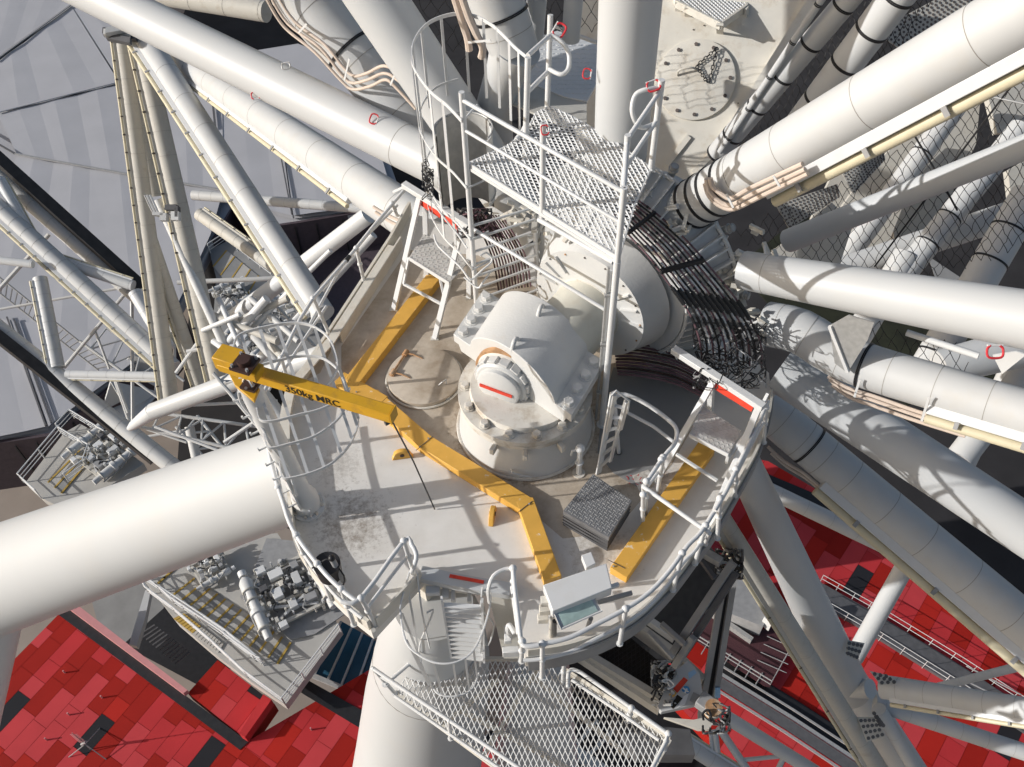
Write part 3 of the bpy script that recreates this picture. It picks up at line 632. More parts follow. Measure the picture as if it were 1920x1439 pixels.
cg = thing('ladder_cage', 'white safety cage of flat hoops and bars round the top of the tall ladder', 'cage', pt(776, 128, 4.5))
hoopxy = [(q.x, q.y) for q in P("866,228 838,198 805,170 776,128 772,103 779,72 806,42 850,27 890,31 920,46 943,66 966,90 988,108", 4.4)]
zs = [4.4, 3.25, 2.25, 1.62]
for i, z in enumerate(zs):
    pts = [Vector((a, b, z + 0.0)) for a, b in hoopxy]
    if i: pts = pts[:8] if i < 3 else pts[:6]
    MB().ribbon(smooth(pts, 4), 0.06 if i == 0 else 0.045, 0.014).build('hoop', WH, cg)
    if i: MB().rod(pts[0], pts[0] + (S2l - S1) * 0.55, 0.014).build('hoop_strut', WH, cg)
hp = smooth([Vector((a, b, 0)) for a, b in hoopxy], 4)
for k in (5, 8, 11, 14, 18, 22, 26, 30, 34, 38, 42, 45):
    p = hp[k]; zb = 1.6 if k < 22 else 3.0; MB().bar(xy(p, zb), xy(p, 4.42), 0.045, 0.012, up=(p - Vector((-0.4, 12.1, 0))).normalized()).build('cage_bar', WH, cg)
MB().rod(xy(S1, 4.36), pt(895, 197, 4.4), 0.016).build('hoop_strut', WH, cg)
# lower D handles at the foot of that ladder
for q in ("900,480,2.0 912,474,2.0 922,484,1.9 920,494,1.85 905,506,1.8 888,522,1.7", "888,522,1.6 880,524,1.6 862,500,1.7 822,462,1.8 814,440,1.9", "876,466,2.0 858,440,2.1 830,405,2.3 815,385,2.4", "920,510,1.5 905,530,1.5 895,540,1.4 870,520,1.5"):
    MB().tube(smooth(P(q), 3), 0.016, 8).build('cage_bar', WH, cg)
# grey curved shield inside the cage
sd = thing('shaft_shield', 'open grey curved shield standing behind the caged ladder bars', 'shield', pt(866, 400, 1.6))
cxy = pt(868, 238, 3.3); cxy.z = 0
def shell(a0, a1, z0, z1, R, m, name):
    mb = MB(); n = 22; vs = []; 
    for i in range(n + 1):
        a = math.radians(a0 + (a1 - a0) * i / n); 
        for z in (z0, z1):
            for r_ in (R, R + 0.02): vs.append(Vector((cxy.x + r_ * math.cos(a), cxy.y + r_ * math.sin(a), z)))
    fs = []
    for i in range(n):
        o = i * 4; p = o + 4; fs += [(o, p, p + 2, o + 2), (o + 1, o + 3, p + 3, p + 1), (o + 2, p + 2, p + 3, o + 3), (o, o + 1, p + 1, p)]
    mb.add(vs, fs); return mb.build(name, m, sd)
shell(20, 200, 1.55, 3.25, 0.44, FRP, 'shield_wall'); shell(-35, 20, 1.9, 3.2, 0.44, WH, 'shield_wall')
for z in (2.0, 2.55, 3.26): MB().tube([Vector((cxy.x + 0.47 * math.cos(math.radians(a)), cxy.y + 0.47 * math.sin(math.radians(a)), z)) for a in range(-35, 201, 12)], 0.014, 6).build('shield_rib', GA, sd)

# ================================================================== ACCESS FRAMES with treads and red plates
def frame(name, label, top, tread, legs, bars, red, zt=1.0):
    t = thing(name, label, 'steps', legs[0][0]); 
    MB().bar(top[0], top[1], 0.12, 0.10).build('top_beam', WH, t, bevel=0.008)
    mb = MB(); mb.slab(tread, 0.03, nrm=ZX); u = (tread[2] - tread[1]).normalized(); v = (tread[0] - tread[1]); 
    for i in range(14):
        for j in range(9):
            c = tread[1].lerp(tread[2], (i + .5) / 14).lerp(tread[0].lerp(tread[3], (i + .5) / 14), (j + .5) / 9) + ZX * 0.004
            d = (u + v.normalized() * (1 if (i + j) % 2 else -1)).normalized(); mb.bar(c - d * 0.022, c + d * 0.022, 0.008, 0.006)
    mb.build('tread', TRW, t, smooth=False)
    MB().ribbon([tread[1] - ZX * .03, tread[2] - ZX * .03], 0.08, 0.015).build('tread_edge', WH, t)
    for a, b in legs: MB().bar(a, b, 0.095, 0.06).build('leg', WH, t, bevel=0.006); MB().box(a + ZX * .012, Vector((.07, 0, 0)), Vector((0, .045, 0)), ZX * .012).build('foot', BG, t)
    for a, b in bars: MB().bar(a, b, 0.045, 0.045).build('cross_bar', WH, t, bevel=0.005)
    for a, b in red: MB().bar(a, b, 0.02, 0.15, up=Vector((0, .35, 1))).build('red_plate', RD, t)
    return t
TRW = mat("tread_paint", (0.55, 0.54, 0.51), 0.5, var=0.08, scale=6, dirt=(0.35, 0.3, 0.24), dirt_amt=0.5, dirt_scale=5)
frame('raised_step', 'white raised step with a red plate across its top, over the left yellow channel', [pt(757, 346, 1.85), pt(884, 425, 1.75)], P("795,438,1.0 767,483,1.0 842,530,1.0 880,490,1.0"),
      [(pt(738, 582, 0), pt(787, 368, 1.75)), (pt(815, 636, 0), pt(868, 418, 1.75)), (pt(800, 520, .1), pt(797, 370, 1.7)), (pt(880, 560, .1), pt(880, 420, 1.7))], [(pt(757, 533, .45), pt(832, 573, .45)), (pt(760, 350, 1.8), pt(738, 360, 1.4)), (pt(767, 483, .95), pt(757, 533, .45)), (pt(820, 500, .9), pt(836, 572, .5))], [(pt(790, 378, 1.66), pt(826, 402, 1.66)), (pt(834, 407, 1.66), pt(860, 424, 1.66))])
frame('raised_step', 'white raised step with a red plate across its top, over the right yellow channel', [pt(1262, 655, 1.5), pt(1432, 765, 1.5)], P("1316,760,1.0 1293,814,1.0 1366,852,1.0 1390,808,1.0"),
      [(pt(1232, 900, 0), pt(1340, 712, 1.45)), (pt(1330, 985, 0), pt(1422, 765, 1.45)), (pt(1330, 790, .2), pt(1335, 712, 1.4))], [(pt(1268, 852, .55), pt(1345, 902, .5)), (pt(1262, 655, 1.55), pt(1270, 672, 1.3)), (pt(1366, 852, .95), pt(1362, 868, .7)), (pt(1440, 738, 1.6), pt(1426, 765, 1.45)), (pt(1366, 858, .85), pt(1415, 792, 1.2))], [(pt(1342, 722, 1.38), pt(1412, 765, 1.38))])
# ladder rail below left step frame, folding aluminium ladder
fl = thing('folded_ladder', 'folded aluminium ladder standing on end beside the black step box', 'ladder', pt(1128, 888, 0.3))
for dx in (0, 1):
    a, b = pt(1122 + 22 * dx, 888 - 22 * dx, 0.25 * dx), pt(1150 + 24 * dx, 735 + 14 * dx, 1.75 - .1 * dx); MB().bar(a, b, 0.10 if not dx else .06, 0.03, up=Vector((.5, -.8, .2))).build('stile', WH if not dx else AL, fl, bevel=0.006)
    MB().bar(a.lerp(b, .55) + Vector((0.02, -.03, 0)), a.lerp(b, .98) + Vector((0.02, -.03, 0)), 0.07, 0.03, up=Vector((.5, -.8, .2))).build('stile', AL, fl, bevel=0.004)
for k in range(6):
    f = 0.1 + k * 0.15; MB().bar(pt(1124, 888, 0).lerp(pt(1150, 735, 1.75), f), pt(1146, 866, .25).lerp(pt(1172, 745, 1.7), f), 0.05, 0.03, up=Vector((.5, -.5, .7))).build('rung', AL, fl)
MB().tube(P("1146,742,1.8 1155,733,1.85 1180,752,1.7 1176,775,1.5"), 0.018).build('hook', AL, fl)
# short standpipe with round head
vp = thing('vent_pipe', 'short white vent pipe with round head right of the domed housing', 'pipe', pt(1085, 890, 0))
v0 = pt(1085, 888, 0); MB().rod(v0, xy(v0, 0.62), 0.045, n=14).build('pipe', WH, vp); MB().ball(xy(v0, 0.66), 0.075, 14, 10).build('head', WH, vp); MB().rod(xy(v0, 0), xy(v0, 0.02), 0.1, n=16).build('foot', RUSTW, vp)
MB().tube([xy(v0, .64), xy(v0, .6) + Vector((-.12, .0, 0)), xy(v0, .5) + Vector((-.13, 0, 0))], 0.02).build('spout', WH, vp); MB().ring(xy(v0, .3), ZX, .05, .018, 16).build('pipe_ring', WH, vp)
# step box with chequer top
sb = thing('step_box', 'dark grey moulded step box with chequered top on the deck', 'box', pt(1140, 1017, 0)); q = P("1112,889 1183,938 1141,1006 1057,957", .42); bs = [Vector((p.x, p.y, .42)) for p in q]
MB().prism(bs, 0.004, 0.40).build('body', GD, sb, smooth=False); LIDM = MB().prism([bs[0] + (p - bs[0]) * 1.02 for p in bs], .33, .42)
for z in (.08, .16, .24): 
    mb = MB(); c_ = sum(bs, Vector()) / 4
    mb.tube([xy(c_ + (p - c_) * 1.01, z) for p in bs], 0.012, 4, closed=True); mb.build('side_rib', GD, sb)
mb = MB()
for i in range(15):
    for j in range(13):
        c = bs[0].lerp(bs[1], (i + .5) / 15).lerp(bs[3].lerp(bs[2], (i + .5) / 15), (j + .5) / 13) + ZX * .002; u = (bs[1] - bs[0]).normalized(); v = (bs[3] - bs[0]).normalized(); d = u if (i + j) % 2 else v
        LIDM.bar(c - d * .024, c + d * .024, 0.012, 0.008, mi=1)
LIDM.build('lid', [TR, GA], sb, smooth=False)
# floor panel darkened as the housing shadow, red painted warning behind box
wl = thing('shadow_panel', 'floor panel coloured dark for housing shadow, beside the raised step, red stencil at corner', 'panel', pt(1200, 850, 0))
MB().prism(P("1150,690 1250,690 1320,730 1262,850 1226,905 1196,915 1150,888 1120,850 1130,760"), 0.007, 0.012).build('panel', CONG, wl, smooth=False)
MB().prism(P("1185,893 1215,882 1222,890 1200,925"), 0.013, 0.016).build('worn_patch', DECK, wl, smooth=False)
for i in range(9): a = pt(1172 + 3.6 * i + 2, 893 + (i % 3) * 7, 0.018); MB().bar(a, a + Vector((rnd.uniform(-.05, .05), rnd.uniform(-.05, .05), 0)), 0.01, 0.002).build('stencil_mark', REDH, wl)
# floodlight cabinet
lb = thing('floodlight_box', 'white floodlight cabinet with pale green glass front, at the front of the deck', 'cabinet', pt(1080, 1120, .2))
c4 = P("1018,1097 1137,1056 1148,1103 1036,1146", 1.15); MB().prism(c4, .95, 1.15).build('cabinet', WH, lb, bevel=0.012)
c5 = P("1090,1043,1.1 1108,1036,1.1 1117,1058,1.1 1099,1066,1.1"); MB().prism(c5, 1.0, 1.12).build('side_box', WH, lb, bevel=0.006)
gl = P("1036,1145,1.04 1113,1118,1.04 1128,1146,.96 1052,1180,.96")
cg_ = sum(gl, Vector()) / 4; nrm_ = (gl[1] - gl[0]).cross(gl[2] - gl[0]).normalized()
if nrm_.dot(CAM - cg_) < 0: nrm_ = -nrm_
MB().slab(gl, 0.12, nrm=nrm_).build('lamp_body', AL, lb, bevel=0.006)
MB().slab([cg_ + (p - cg_) * .84 + nrm_ * 0.012 for p in gl], 0.01, nrm=nrm_).build('glass', GLS, lb)
MB().tube([p + nrm_ * .012 for p in gl], 0.016, 6, closed=True).build('glass_frame', WH, lb)
for k in range(3): MB().box(pt(1024 - k * 3, 1128 + 16 * k, 1.0 - .2 * k), Vector((.07, 0, 0)), Vector((0, .05, 0)), ZX * .06).build('junction_box', BG, lb, bevel=0.008)
MB().rod(pt(1040, 1165, .9), pt(1040, 1190, .1), 0.03).build('cable', BK, lb); MB().rod(pt(1035, 1160, .9), pt(1033, 1192, .0), 0.035).build('stand', WS, lb); MB().rod(pt(1108, 1160, .8), pt(1100, 1180, .0), 0.03).build('stand', GM, lb)
MB().bar(pt(1122, 1110, 1.0), pt(1160, 1096, 1.0), 0.05, 0.05).build('bracket_arm', WH, lb); MB().bar(pt(1120, 1130, .7), pt(1185, 1112, .7), 0.05, 0.05).build('bracket_arm', GM, lb)
# black bucket on the left rail
bk = thing('hose_bucket', 'black open drum with a grey pipe hung on the left edge rail of the deck', 'bucket', pt(612, 1070, .6)); c = pt(618, 1072, .8); c.z = 0
MB().tube([xy(c, .72), xy(c, 1.0), xy(c, 1.02), xy(c, 1.0), xy(c, .76)], [.16, .18, .18, .165, .15], 28).build('drum', BK, bk)
MB().rod(pt(622, 1048, 1.15), pt(645, 1090, .7), 0.04, n=12).build('pipe', GM, bk); MB().ball(pt(622, 1047, 1.16), .05).build('pipe_end', BK, bk)
MB().tube(smooth(P("585,1066,1.0 600,1056,1.05 618,1050,1.1 645,1080,.9 640,1100,.7 620,1088,.8"), 3), 0.012).build('cord', BK, bk)

# ================================================================== JIB CRANE
jb = thing('jib_crane', 'yellow jib arm lettered 350kg MRC pivoting on a white post at the left edge', 'crane', pt(578, 955, 0))
jp0 = pt(578, 952, 0); jt = Vector((-3.36, 7.42, 3.2)); MB().tube([jp0, jp0 + ZX * .05, jp0 + ZX * .06, jp0 + ZX * .3, jp0.lerp(jt, .15), jp0.lerp(jt, .3), jt], [.26, .26, .2, .2, .15, .15, .15], 24).build('post', WH, jb)
for k in range(8): a = k * math.pi / 4; MB().rod(jp0 + Vector((math.cos(a) * .22, math.sin(a) * .22, .05)), jp0 + Vector((math.cos(a) * .22, math.sin(a) * .22, .1)), .025, n=6).build('bolt', RUSTW, jb)
for k in range(4): a = k * math.pi / 2 + .4; MB().box(jp0 + Vector((math.cos(a) * .18, math.sin(a) * .18, .14)), Vector((math.cos(a), math.sin(a), 0)) * .06, Vector((-math.sin(a), math.cos(a), 0)) * .012, ZX * .1).build('gusset', WH, jb)
j0, j1 = pt(470, 698, 3.45), pt(737, 778, 3.45); jd = (j1 - j0).normalized(); jn = Vector((-jd.y, jd.x, 0))
MB().bar(j0 - jd * .1, j1, .15, .17).build('arm', YJ, jb, bevel=0.012)
MB().box(j1 + jd * .006, jd * .006, jn * .08, ZX * .095).build('end_plate', YJ, jb)
hx = pt(432, 676, 3.75); MB().box(hx + ZX * 0.02, jd * .15, jn * .12, ZX * .1).build('head_block', YJ, jb, bevel=0.01)
MB().box(pt(452, 690, 3.7), jd * .26, jn * .10, ZX * .06).build('head_block', YJ, jb, bevel=0.01)
hy = pt(459, 683, 3.85); MB().box(hy, jd * .13, jn * .13, ZX * .02).build('bearing_plate', BR, jb); MB().rod(hy, hy + ZX * .09, .08, n=20).build('bearing_cap', BR, jb)
for sx, sy in ((1, 1), (1, -1), (-1, 1), (-1, -1)): MB().rod(hy + jd * .1 * sx + jn * .1 * sy, hy + jd * .1 * sx + jn * .1 * sy + ZX * .06, .018, n=6).build('bearing_bolt', GM, jb)
lp_ = P("424,690,3.2 470,706,3.2 486,728,3.2 476,752,3.2 440,722,3.2"); MB().slab(lp_, .05, nrm=ZX).build('lower_plate', YJ, jb, bevel=0.006)
MB().box(pt(470, 722, 3.25), jd * .1, jn * .09, ZX * .02).build('bearing_plate', BR, jb); MB().tube(P("456,716,3.3 459,708,3.36 468,714,3.36 474,726,3.3"), .02).build('shackle_pin', CH, jb)
for x, y in ((475, 722), (461, 728)): MB().rod(pt(x, y, 3.28), pt(x, y, 3.33), .02, n=6).build('bearing_bolt', GM, jb)
MB().rod(pt(722, 795, 3.3), pt(731, 790, 3.3), .03).build('hook_wheel', GD, jb)
def letters(txt, org, u, n, size, m, par, name='lettering', ext=0.003):
    cu = bpy.data.curves.new(name, 'FONT'); cu.body = txt; cu.size = size; cu.extrude = ext; cu.offset = size * 0.012; ob = bpy.data.objects.new('tmp_text', cu); COL.objects.link(ob)
    u = u.normalized(); n = n.normalized(); v = n.cross(u); Mx = Matrix((u, v, n)).transposed().to_4x4(); Mx.translation = org
    bpy.context.view_layer.update(); dg = bpy.context.evaluated_depsgraph_get(); me = bpy.data.meshes.new_from_object(ob.evaluated_get(dg)); me.transform(Mx)
    bpy.data.objects.remove(ob); me.materials.clear(); me.materials.append(m); me.name = name
    o = bpy.data.objects.new(name, me); COL.objects.link(o)
    if par: o.parent = par; o.matrix_parent_inverse = par.matrix_basis.inverted()
    return o
lo_ = j0.lerp(j1, .27) - jn * .0775 - ZX * .05
if jn.y > 0: sgn = -1
else: sgn = 1
sidev = jn * sgn; lo_ = j0.lerp(j1, .27) + sidev * .0765 - ZX * .055
letters("350kg MRC", lo_, jd, sidev, .155, TXT, jb)
rp = thing('dark_strand', 'thin dark rope slanting from the end of the yellow jib arm to the deck', 'strand', pt(815, 955, .02)); MB().tube([j1 - ZX * .1 - jd * .04, pt(775, 865, 1.5), pt(815, 955, .02)], .011, 6).build('strand', BKM, rp)  # thin dark tube from the jib tip down to the deck
# cage of the jib ladder
jc = thing('ladder_cage', 'white hoop cage beside the jib post at the left edge of the deck', 'cage', pt(535, 898, 2.0))
hl = ["440,668 438,650 450,628 500,613 555,606 592,615 620,640 633,685 622,712 608,728", "484,686 530,674 566,668 604,672 630,690 640,706 655,745 650,770", "481,750 486,786 512,790 560,778 600,768 640,748 656,728", "495,815 500,835 507,841 545,832 590,818 630,790 646,768", "524,868 528,890 536,898 580,888 620,870 652,840 668,808 672,785 668,755"]
for i, h_ in enumerate(hl): MB().ribbon(smooth(P(h_, 3.2 - i * .3), 4), .045, .014).build('hoop', WH, jc)
for a, b in (((452, 628), (540, 895)), ((487, 616), (577, 888)), ((520, 611), (608, 878)), ((556, 606), (640, 850)), ((590, 615), (660, 823)), ((620, 640), (670, 800)), ((632, 680), (672, 785))): MB().bar(pt(*a, 3.2), pt(*b, 2.0), .04, .012, up=Vector((.3, -.9, .1))).build('cage_bar', WH, jc)
jl = thing('post_rungs', 'white stile with peg rungs fixed down the left side of the jib post', 'ladder', pt(560, 950, .2)); s0, s1 = pt(562, 955, .3), pt(432, 690, 3.15)
MB().bar(s0, s1, .03, .09).build('stile', WH, jl)
for k in range(9): q = s0.lerp(s1, .05 + k * .11); MB().tube([q, q + Vector((-.12, -.08, 0)), q + Vector((-.12, -.08, .05))], .015).build('peg', WH, jl)
MB().tube(smooth(P("447,735,2.9 455,760,2.6 490,800,2.2 505,830,2.0 540,880,1.3 556,930,.8"), 4), .02).build('grab_rail', WH, jl)

# ================================================================== LOWER PLATFORM, ITS LADDER AND CAGE
Z2 = -2.6
lw = thing('mesh_platform', 'long low expanded mesh platform below the front edge of the hub deck', 'platform', pt(980, 1300, Z2))
lpoly = P("776,1238 985,1238 1062,1262 1255,1388 1180,1520 960,1460 742,1300", Z2)
g_ = MB(); grating(g_, lpoly, Z2, camU - fwd * 0.0 + Vector((0, .2, 0)), 0.19, 0.044, .011, .016, .5); g_.build('mesh_floor', WH, lw, smooth=False)
for a, b, w_ in (((742, 1300), (960, 1460), .08), ((1062, 1262), (1255, 1388), .07), ((1255, 1388), (1180, 1520), .07), ((776, 1236), (985, 1236), .05)): MB().bar(pt(*a, Z2 - .05), pt(*b, Z2 - .05), w_, .1).build('edge_beam', BG, lw)
for a, b in (((830, 1360), (935, 1275)), ((905, 1420), (1010, 1250)), ((1000, 1270), (1180, 1420)), ((860, 1330), (1080, 1450))): MB().bar(pt(*a, Z2 - .09), pt(*b, Z2 - .09), .06, .08).build('cross_beam', BG, lw)
tb = [pt(1062 + 193 * f, 1262 + 126 * f, Z2) for f in (0, 1)]; g2 = MB(); MB().ribbon([p + ZX * .1 for p in tb], .16, .01).build('toe_plate', BG, lw)
rail('guard_rail', 'white double pipe rail along the left side of the low mesh platform', P("697,1252 985,1448", Z2 + 1.05), [P("712,1268 820,1330", Z2 + .75), P("740,1305 950,1450", Z2 + .4)], [(pt(845, 1385, Z2), pt(842, 1352, Z2 + 1.05)), (pt(740, 1300, Z2), pt(700, 1254, Z2 + 1.05)), (pt(722, 1284, Z2 + .5), pt(790, 1226, Z2 + .5))], ball=0.035)
lr = smooth(P("1075,1300,0 1072,1296,0"), 1)
rail('guard_rail', 'white hooped double pipe rail right of the low mesh platform', smooth(P("1065,1290 1066,1262 1075,1256 1090,1262", Z2 + 1.0), 3) + P("1170,1318 1252,1376 1248,1392 1205,1475", Z2 + 1.0), [P("1072,1275 1165,1338 1235,1388", Z2 + .7)], [(pt(1178, 1352, Z2), pt(1184, 1328, Z2 + 1.0)), (pt(1245, 1405, Z2), pt(1253, 1376, Z2 + 1.0)), (pt(1055, 1280, Z2), pt(1058, 1240, Z2 + 1.1))])
ll = thing('caged_ladder', 'white ladder with flat rungs going down through the notch in the deck', 'ladder', pt(860, 1240, Z2))
s0, s1 = pt(846, 1232, -1.0), pt(828, 1122, 0.3); e0, e1 = pt(908, 1240, -1.0), pt(904, 1126, 0.3)
for a, b in ((s0, s1), (e0, e1)): MB().bar(a, b, .03, .08).build('stile', WH, ll)
for k in range(12): f = .03 + k * .078; MB().bar(s0.lerp(s1, f), e0.lerp(e1, f), .07, .03).build('rung', WH, ll)
lc = thing('ladder_cage', 'white round cage under the deck notch above the low mesh platform', 'cage', pt(850, 1250, -1.5))
for z, pts in ((0.2, "768,1072 752,1130 752,1160 760,1200 776,1222 812,1242 850,1243 882,1226 903,1190 918,1140 920,1110"), (-1.6, "782,1196 790,1246 812,1290 828,1304 858,1305 885,1292 898,1262")): MB().tube(smooth(P(pts, z), 4), .014, 6).build('hoop', WH, lc)
for (x0, y0), (x1, y1) in (((764, 1100), (786, 1225)), ((754, 1150), (790, 1240)), ((762, 1200), (804, 1285)), ((778, 1224), (812, 1292)), ((812, 1242), (830, 1304)), ((850, 1243), (858, 1305)), ((872, 1234), (880, 1294)), ((888, 1218), (895, 1272)), ((905, 1188), (900, 1250))): MB().bar(pt(x0, y0, .2), pt(x1, y1, -1.6), .03, .01, up=Vector((0, -1, .2))).build('cage_bar', WH, lc)
for q in ("800,1150,-.3 806,1146,-.3 812,1148,-.3 790,1200,-.8 786,1222,-1", "782,1075,.3 790,1140,-.3 798,1180,-.8 806,1215,-1.2", "905,1100,.2 902,1140,-.2 918,1160,-.5 926,1175,-.8 915,1210,-1.2 900,1196,-1"): MB().tube(smooth(P(q), 3), .014, 6).build('grab_rail', WH, lc)
nt_ = thing('notch_box', 'white boxes and stubs fixed under the striped sill of the ladder opening', 'box', pt(850, 1120, -.4))
for x, y, z, a, b, c in ((812, 1108, -.1, .1, .06, .05), (836, 1108, -.2, .05, .12, .05), (850, 1112, -.2, .03, .13, .05), (880, 1115, -.2, .03, .13, .05), (900, 1152, -.6, .07, .1, .07), (952, 1190, -.5, .05, .12, .05), (958, 1222, -.6, .12, .05, .08)): MB().box(pt(x, y, z), Vector((a, 0, 0)), Vector((0, b, 0)), ZX * c).build('box', WH, nt_, bevel=0.01)
MB().tube(smooth(P("965,1188,-.2 955,1172,-.2 952,1182,-.3 957,1196,-.5"), 3), .035).build('hook', WH, nt_)
MB().slab(P("915,1106,-.02 960,1108,-.02 985,1232,-1.5 945,1232,-1.5"), .03).build('side_plate', BG, nt_)
# ================================================================== TUBES OF THE WHEEL AND THE LEGS
fr_ = lambda n, a=0.05, b=0.97: [a + (b - a) * i / (n - 1) for i in range(n)]
def ext(a, b, k): return a + (b - a) * k
# front lace, smooth tubes
spoke('wheel_tube', 'long smooth white tube crossing the upper left corner down to the hub', 'tube', wp(860, 325, 3), wp(40, -78, 3), 86, 74, WL, seams=(0.1,), run=30)
spoke('wheel_tube', 'big smooth white tube leaving the hub to the right, with hoop shadows at its root', 'tube', wp(1395, 507, 3), wp(2010, 615, 3), 72, 118, WL, seams=(0.09,), run=25)
spoke('wheel_tube', 'smooth white tube running from under the banded tube to the lower right corner', 'tube', wp(1462, 690, 3.4), wp(2050, 1078, 3.4), 92, 96, WL, run=30)
spoke('wheel_tube', 'upright thick smooth white tube behind the high mesh platform', 'tube', wp(1158, 360, 3.2), wp(1186, -60, 3.2), 94, 124, WL, seams=(0.2,), run=30)
spoke('wheel_tube', 'smooth shaded white tube slanting up left from the caged ladder to the top edge', 'tube', wp(1000, 440, 3.4), wp(660, -70, 3.4), 92, 112, WL, run=30)
# clad tubes of the front lace
t5 = spoke('light_tube', 'big clad white tube with cream light strip, from the hub to the upper right corner', 'tube', wp(1285, 392, 3.1), wp(2030, -38, 3.1), 92, 150, WC, run=25, seams=(0.16, 0.21, 0.36, 0.58, 0.83), straps=(0.035, 0.075, 0.115, 0.165), strip=((0.4, 1), 0.27, 0.999), brk=4, seamm=SEAM)
t8 = spoke('light_tube', 'bent clad white tube right of the hub with one black strap and beige pipes beneath', 'tube', wp(1440, 612, 3.3), wp(2010, 800, 3.3), 84, 92, WC, seams=(0.09, 0.2, 0.36, 0.55, 0.68, 0.84), straps=(0.46,), strip=((-0.3, 1), 0.68, 0.999), brk=2, path=smooth(PW("1440,608 1500,622 1570,665 1640,692 1750,725 1850,755 2010,800", 3.3), 3))
t10 = spoke('light_tube', 'shaded clad tube with one dark strap below the smooth lower right tube', 'tube', wp(1430, 762, 3.8), wp(2010, 1250, 3.8), 78, 92, WC, seams=(0.06, 0.13, 0.2, 0.28, 0.4, 0.52, 0.66, 0.8), straps=(0.155,), strip=((-0.6, 1), 0.24, 0.999), brk=3)
t2 = spoke('light_tube', 'clad white tube with cream strip tucked under the long smooth upper left tube', 'tube', wp(830, 450, 3.9), dp(300, 88, 36), 94, 40, WC, seams=fr_(9, .08, .9), strip=((-0.6, 1), 0.17, 0.97, .6), brk=9)
u1 = spoke('light_tube', 'clad white tube with wavy beige conduits running up left past the caged ladder', 'tube', wp(870, 342, 4), wp(520, -60, 4), 98, 104, WC, run=25, seams=(0.12, 0.34, 0.56, 0.8), straps=(0.62, 0.93))
u3 = spoke('light_tube', 'thick clad white tube with a double black strap at the top edge above the cage', 'tube', wp(965, 96, 4.3), wp(905, -70, 4.3), 92, 112, WC, run=25, seams=(0.22,), straps=(0.42,))
MB().tube([wp(935, 290, 4.2), wp(925, 200, 4.2), wp(950, 130, 4.25), wp(967, 90, 4.3)], [rad(wp(930, 200, 4.2), q) for q in (62, 66, 74, 92)], 24).build('tapered_root', WC, u3)
# conduits
def conduits(name, label, lines, s, r, clips=(), par=None):
    t = thing(name, label, 'conduit', wp(*[float(v) for v in lines[0].split()[0].split(',')], s))
    for l in lines: MB().tube(smooth(PW(l, s), 5), r, 8).build('pipe', CON, t)
    for a, b in clips: MB().ribbon([wp(*a, s - .12), wp(*b, s - .12)], .035, .01).build('clip', WH, t)
    return t
conduits('conduit_run', 'pair of beige conduits waving along the lower side of the upper left clad tube', ["505,-10 540,45 600,90 640,140 660,156 690,150 720,138 745,150 790,190", "518,-12 552,40 610,85 645,128 665,143 690,137 720,124 752,140 800,180", "498,-5 532,50 590,98 640,152 662,168 695,162 722,150 740,162 780,205"], 3.35, .03, (((646, 150), (655, 110)), ((732, 160), (746, 126)), ((560, 62), (575, 45))))
conduits('conduit_run', 'beige conduits hooking down beside the ladder cage top, right of its hoops', ["852,-5 866,40 876,70 880,95", "866,-5 880,35 892,62 905,90 902,108"], 3.3, .06, (((878, 80), (920, 76)),))
conduits('conduit_run', 'beige conduits curling out of the hub end of the upper right clad tube', ["1325,335 1328,355 1345,375 1370,385 1410,365 1510,318", "1332,335 1336,350 1352,364 1372,372 1410,352 1505,308", "1322,345 1330,368 1350,386 1376,392 1420,372 1515,326"], 2.62, .035, (((1375, 390), (1362, 364)), ((1462, 350), (1450, 330))))
conduits('conduit_run', 'beige conduits slung under the bent clad tube right of the hub', ["1555,712 1590,736 1640,752 1720,780 1810,808", "1560,722 1595,746 1640,762 1720,790 1810,818", "1552,706 1590,728 1640,744 1720,772 1810,800"], 3.0, .03, (((1602, 745), (1612, 712)), ((1728, 790), (1742, 745))))
conduits('conduit_run', 'beige conduits at the root of the left clad tube beside the deck rail', ["700,388 720,400 745,412 780,425", "704,398 722,410 745,422 780,436"], 3.5, .035)
conduits('conduit_run', 'grey conduit below the shaded lower right clad tube', ["1440,838 1470,865 1510,890 1550,925", "1446,850 1475,875 1515,900 1552,932"], 3.4, .03)
carabiner(481, 186, 0, 10, 'red open shackle under the long smooth upper left tube, far from the hub', t=18.15, sz=0.09)
carabiner(708, 226, 0, 70, 'red shackle on the long smooth upper left tube near the hub', t=16.75, sz=0.09)
carabiner(1866, 648, 0, 180, 'red shackle under the big smooth right hand tube', t=11.4, sz=0.1)
carabiner(1108, 140, 0, 80, 'red shackle on the left side of the upright thick tube', t=12.85, sz=0.07)
carabiner(535, 118, 0, 190, 'pale grey shackle on top of the long smooth upper left tube', t=17.6, sz=0.08, m=GA)
pf = thing('perforated_fin', 'pale triangular perforated fin plate wedged between the two right hand tubes', 'plate', wp(1600, 650, 3.0))
MB().slab(PW("1556,610 1592,590 1640,604 1628,636 1590,698 1566,680", 2.9), .02).build('fin', GA, pf); MB().bar(wp(1556, 612, 2.86), wp(1590, 698, 2.86), .05, .05).build('fin_edge', WH, pf)
pb = thing('loose_pipe', 'short straight white pipe below the big smooth right hand tube', 'pipe', wp(1702, 625, 3.6)); MB().rod(wp(1700, 624, 3.6), wp(1835, 668, 3.6), .05, n=14).build('pipe', WH, pb)
fn = thing('perforated_fin', 'small white corner plate with holes beside the red shackle on the right', 'plate', wp(1890, 655, 3.2)); MB().slab(PW("1862,665 1905,658 1925,664 1880,700", 3.4), .02).build('fin', WH, fn)
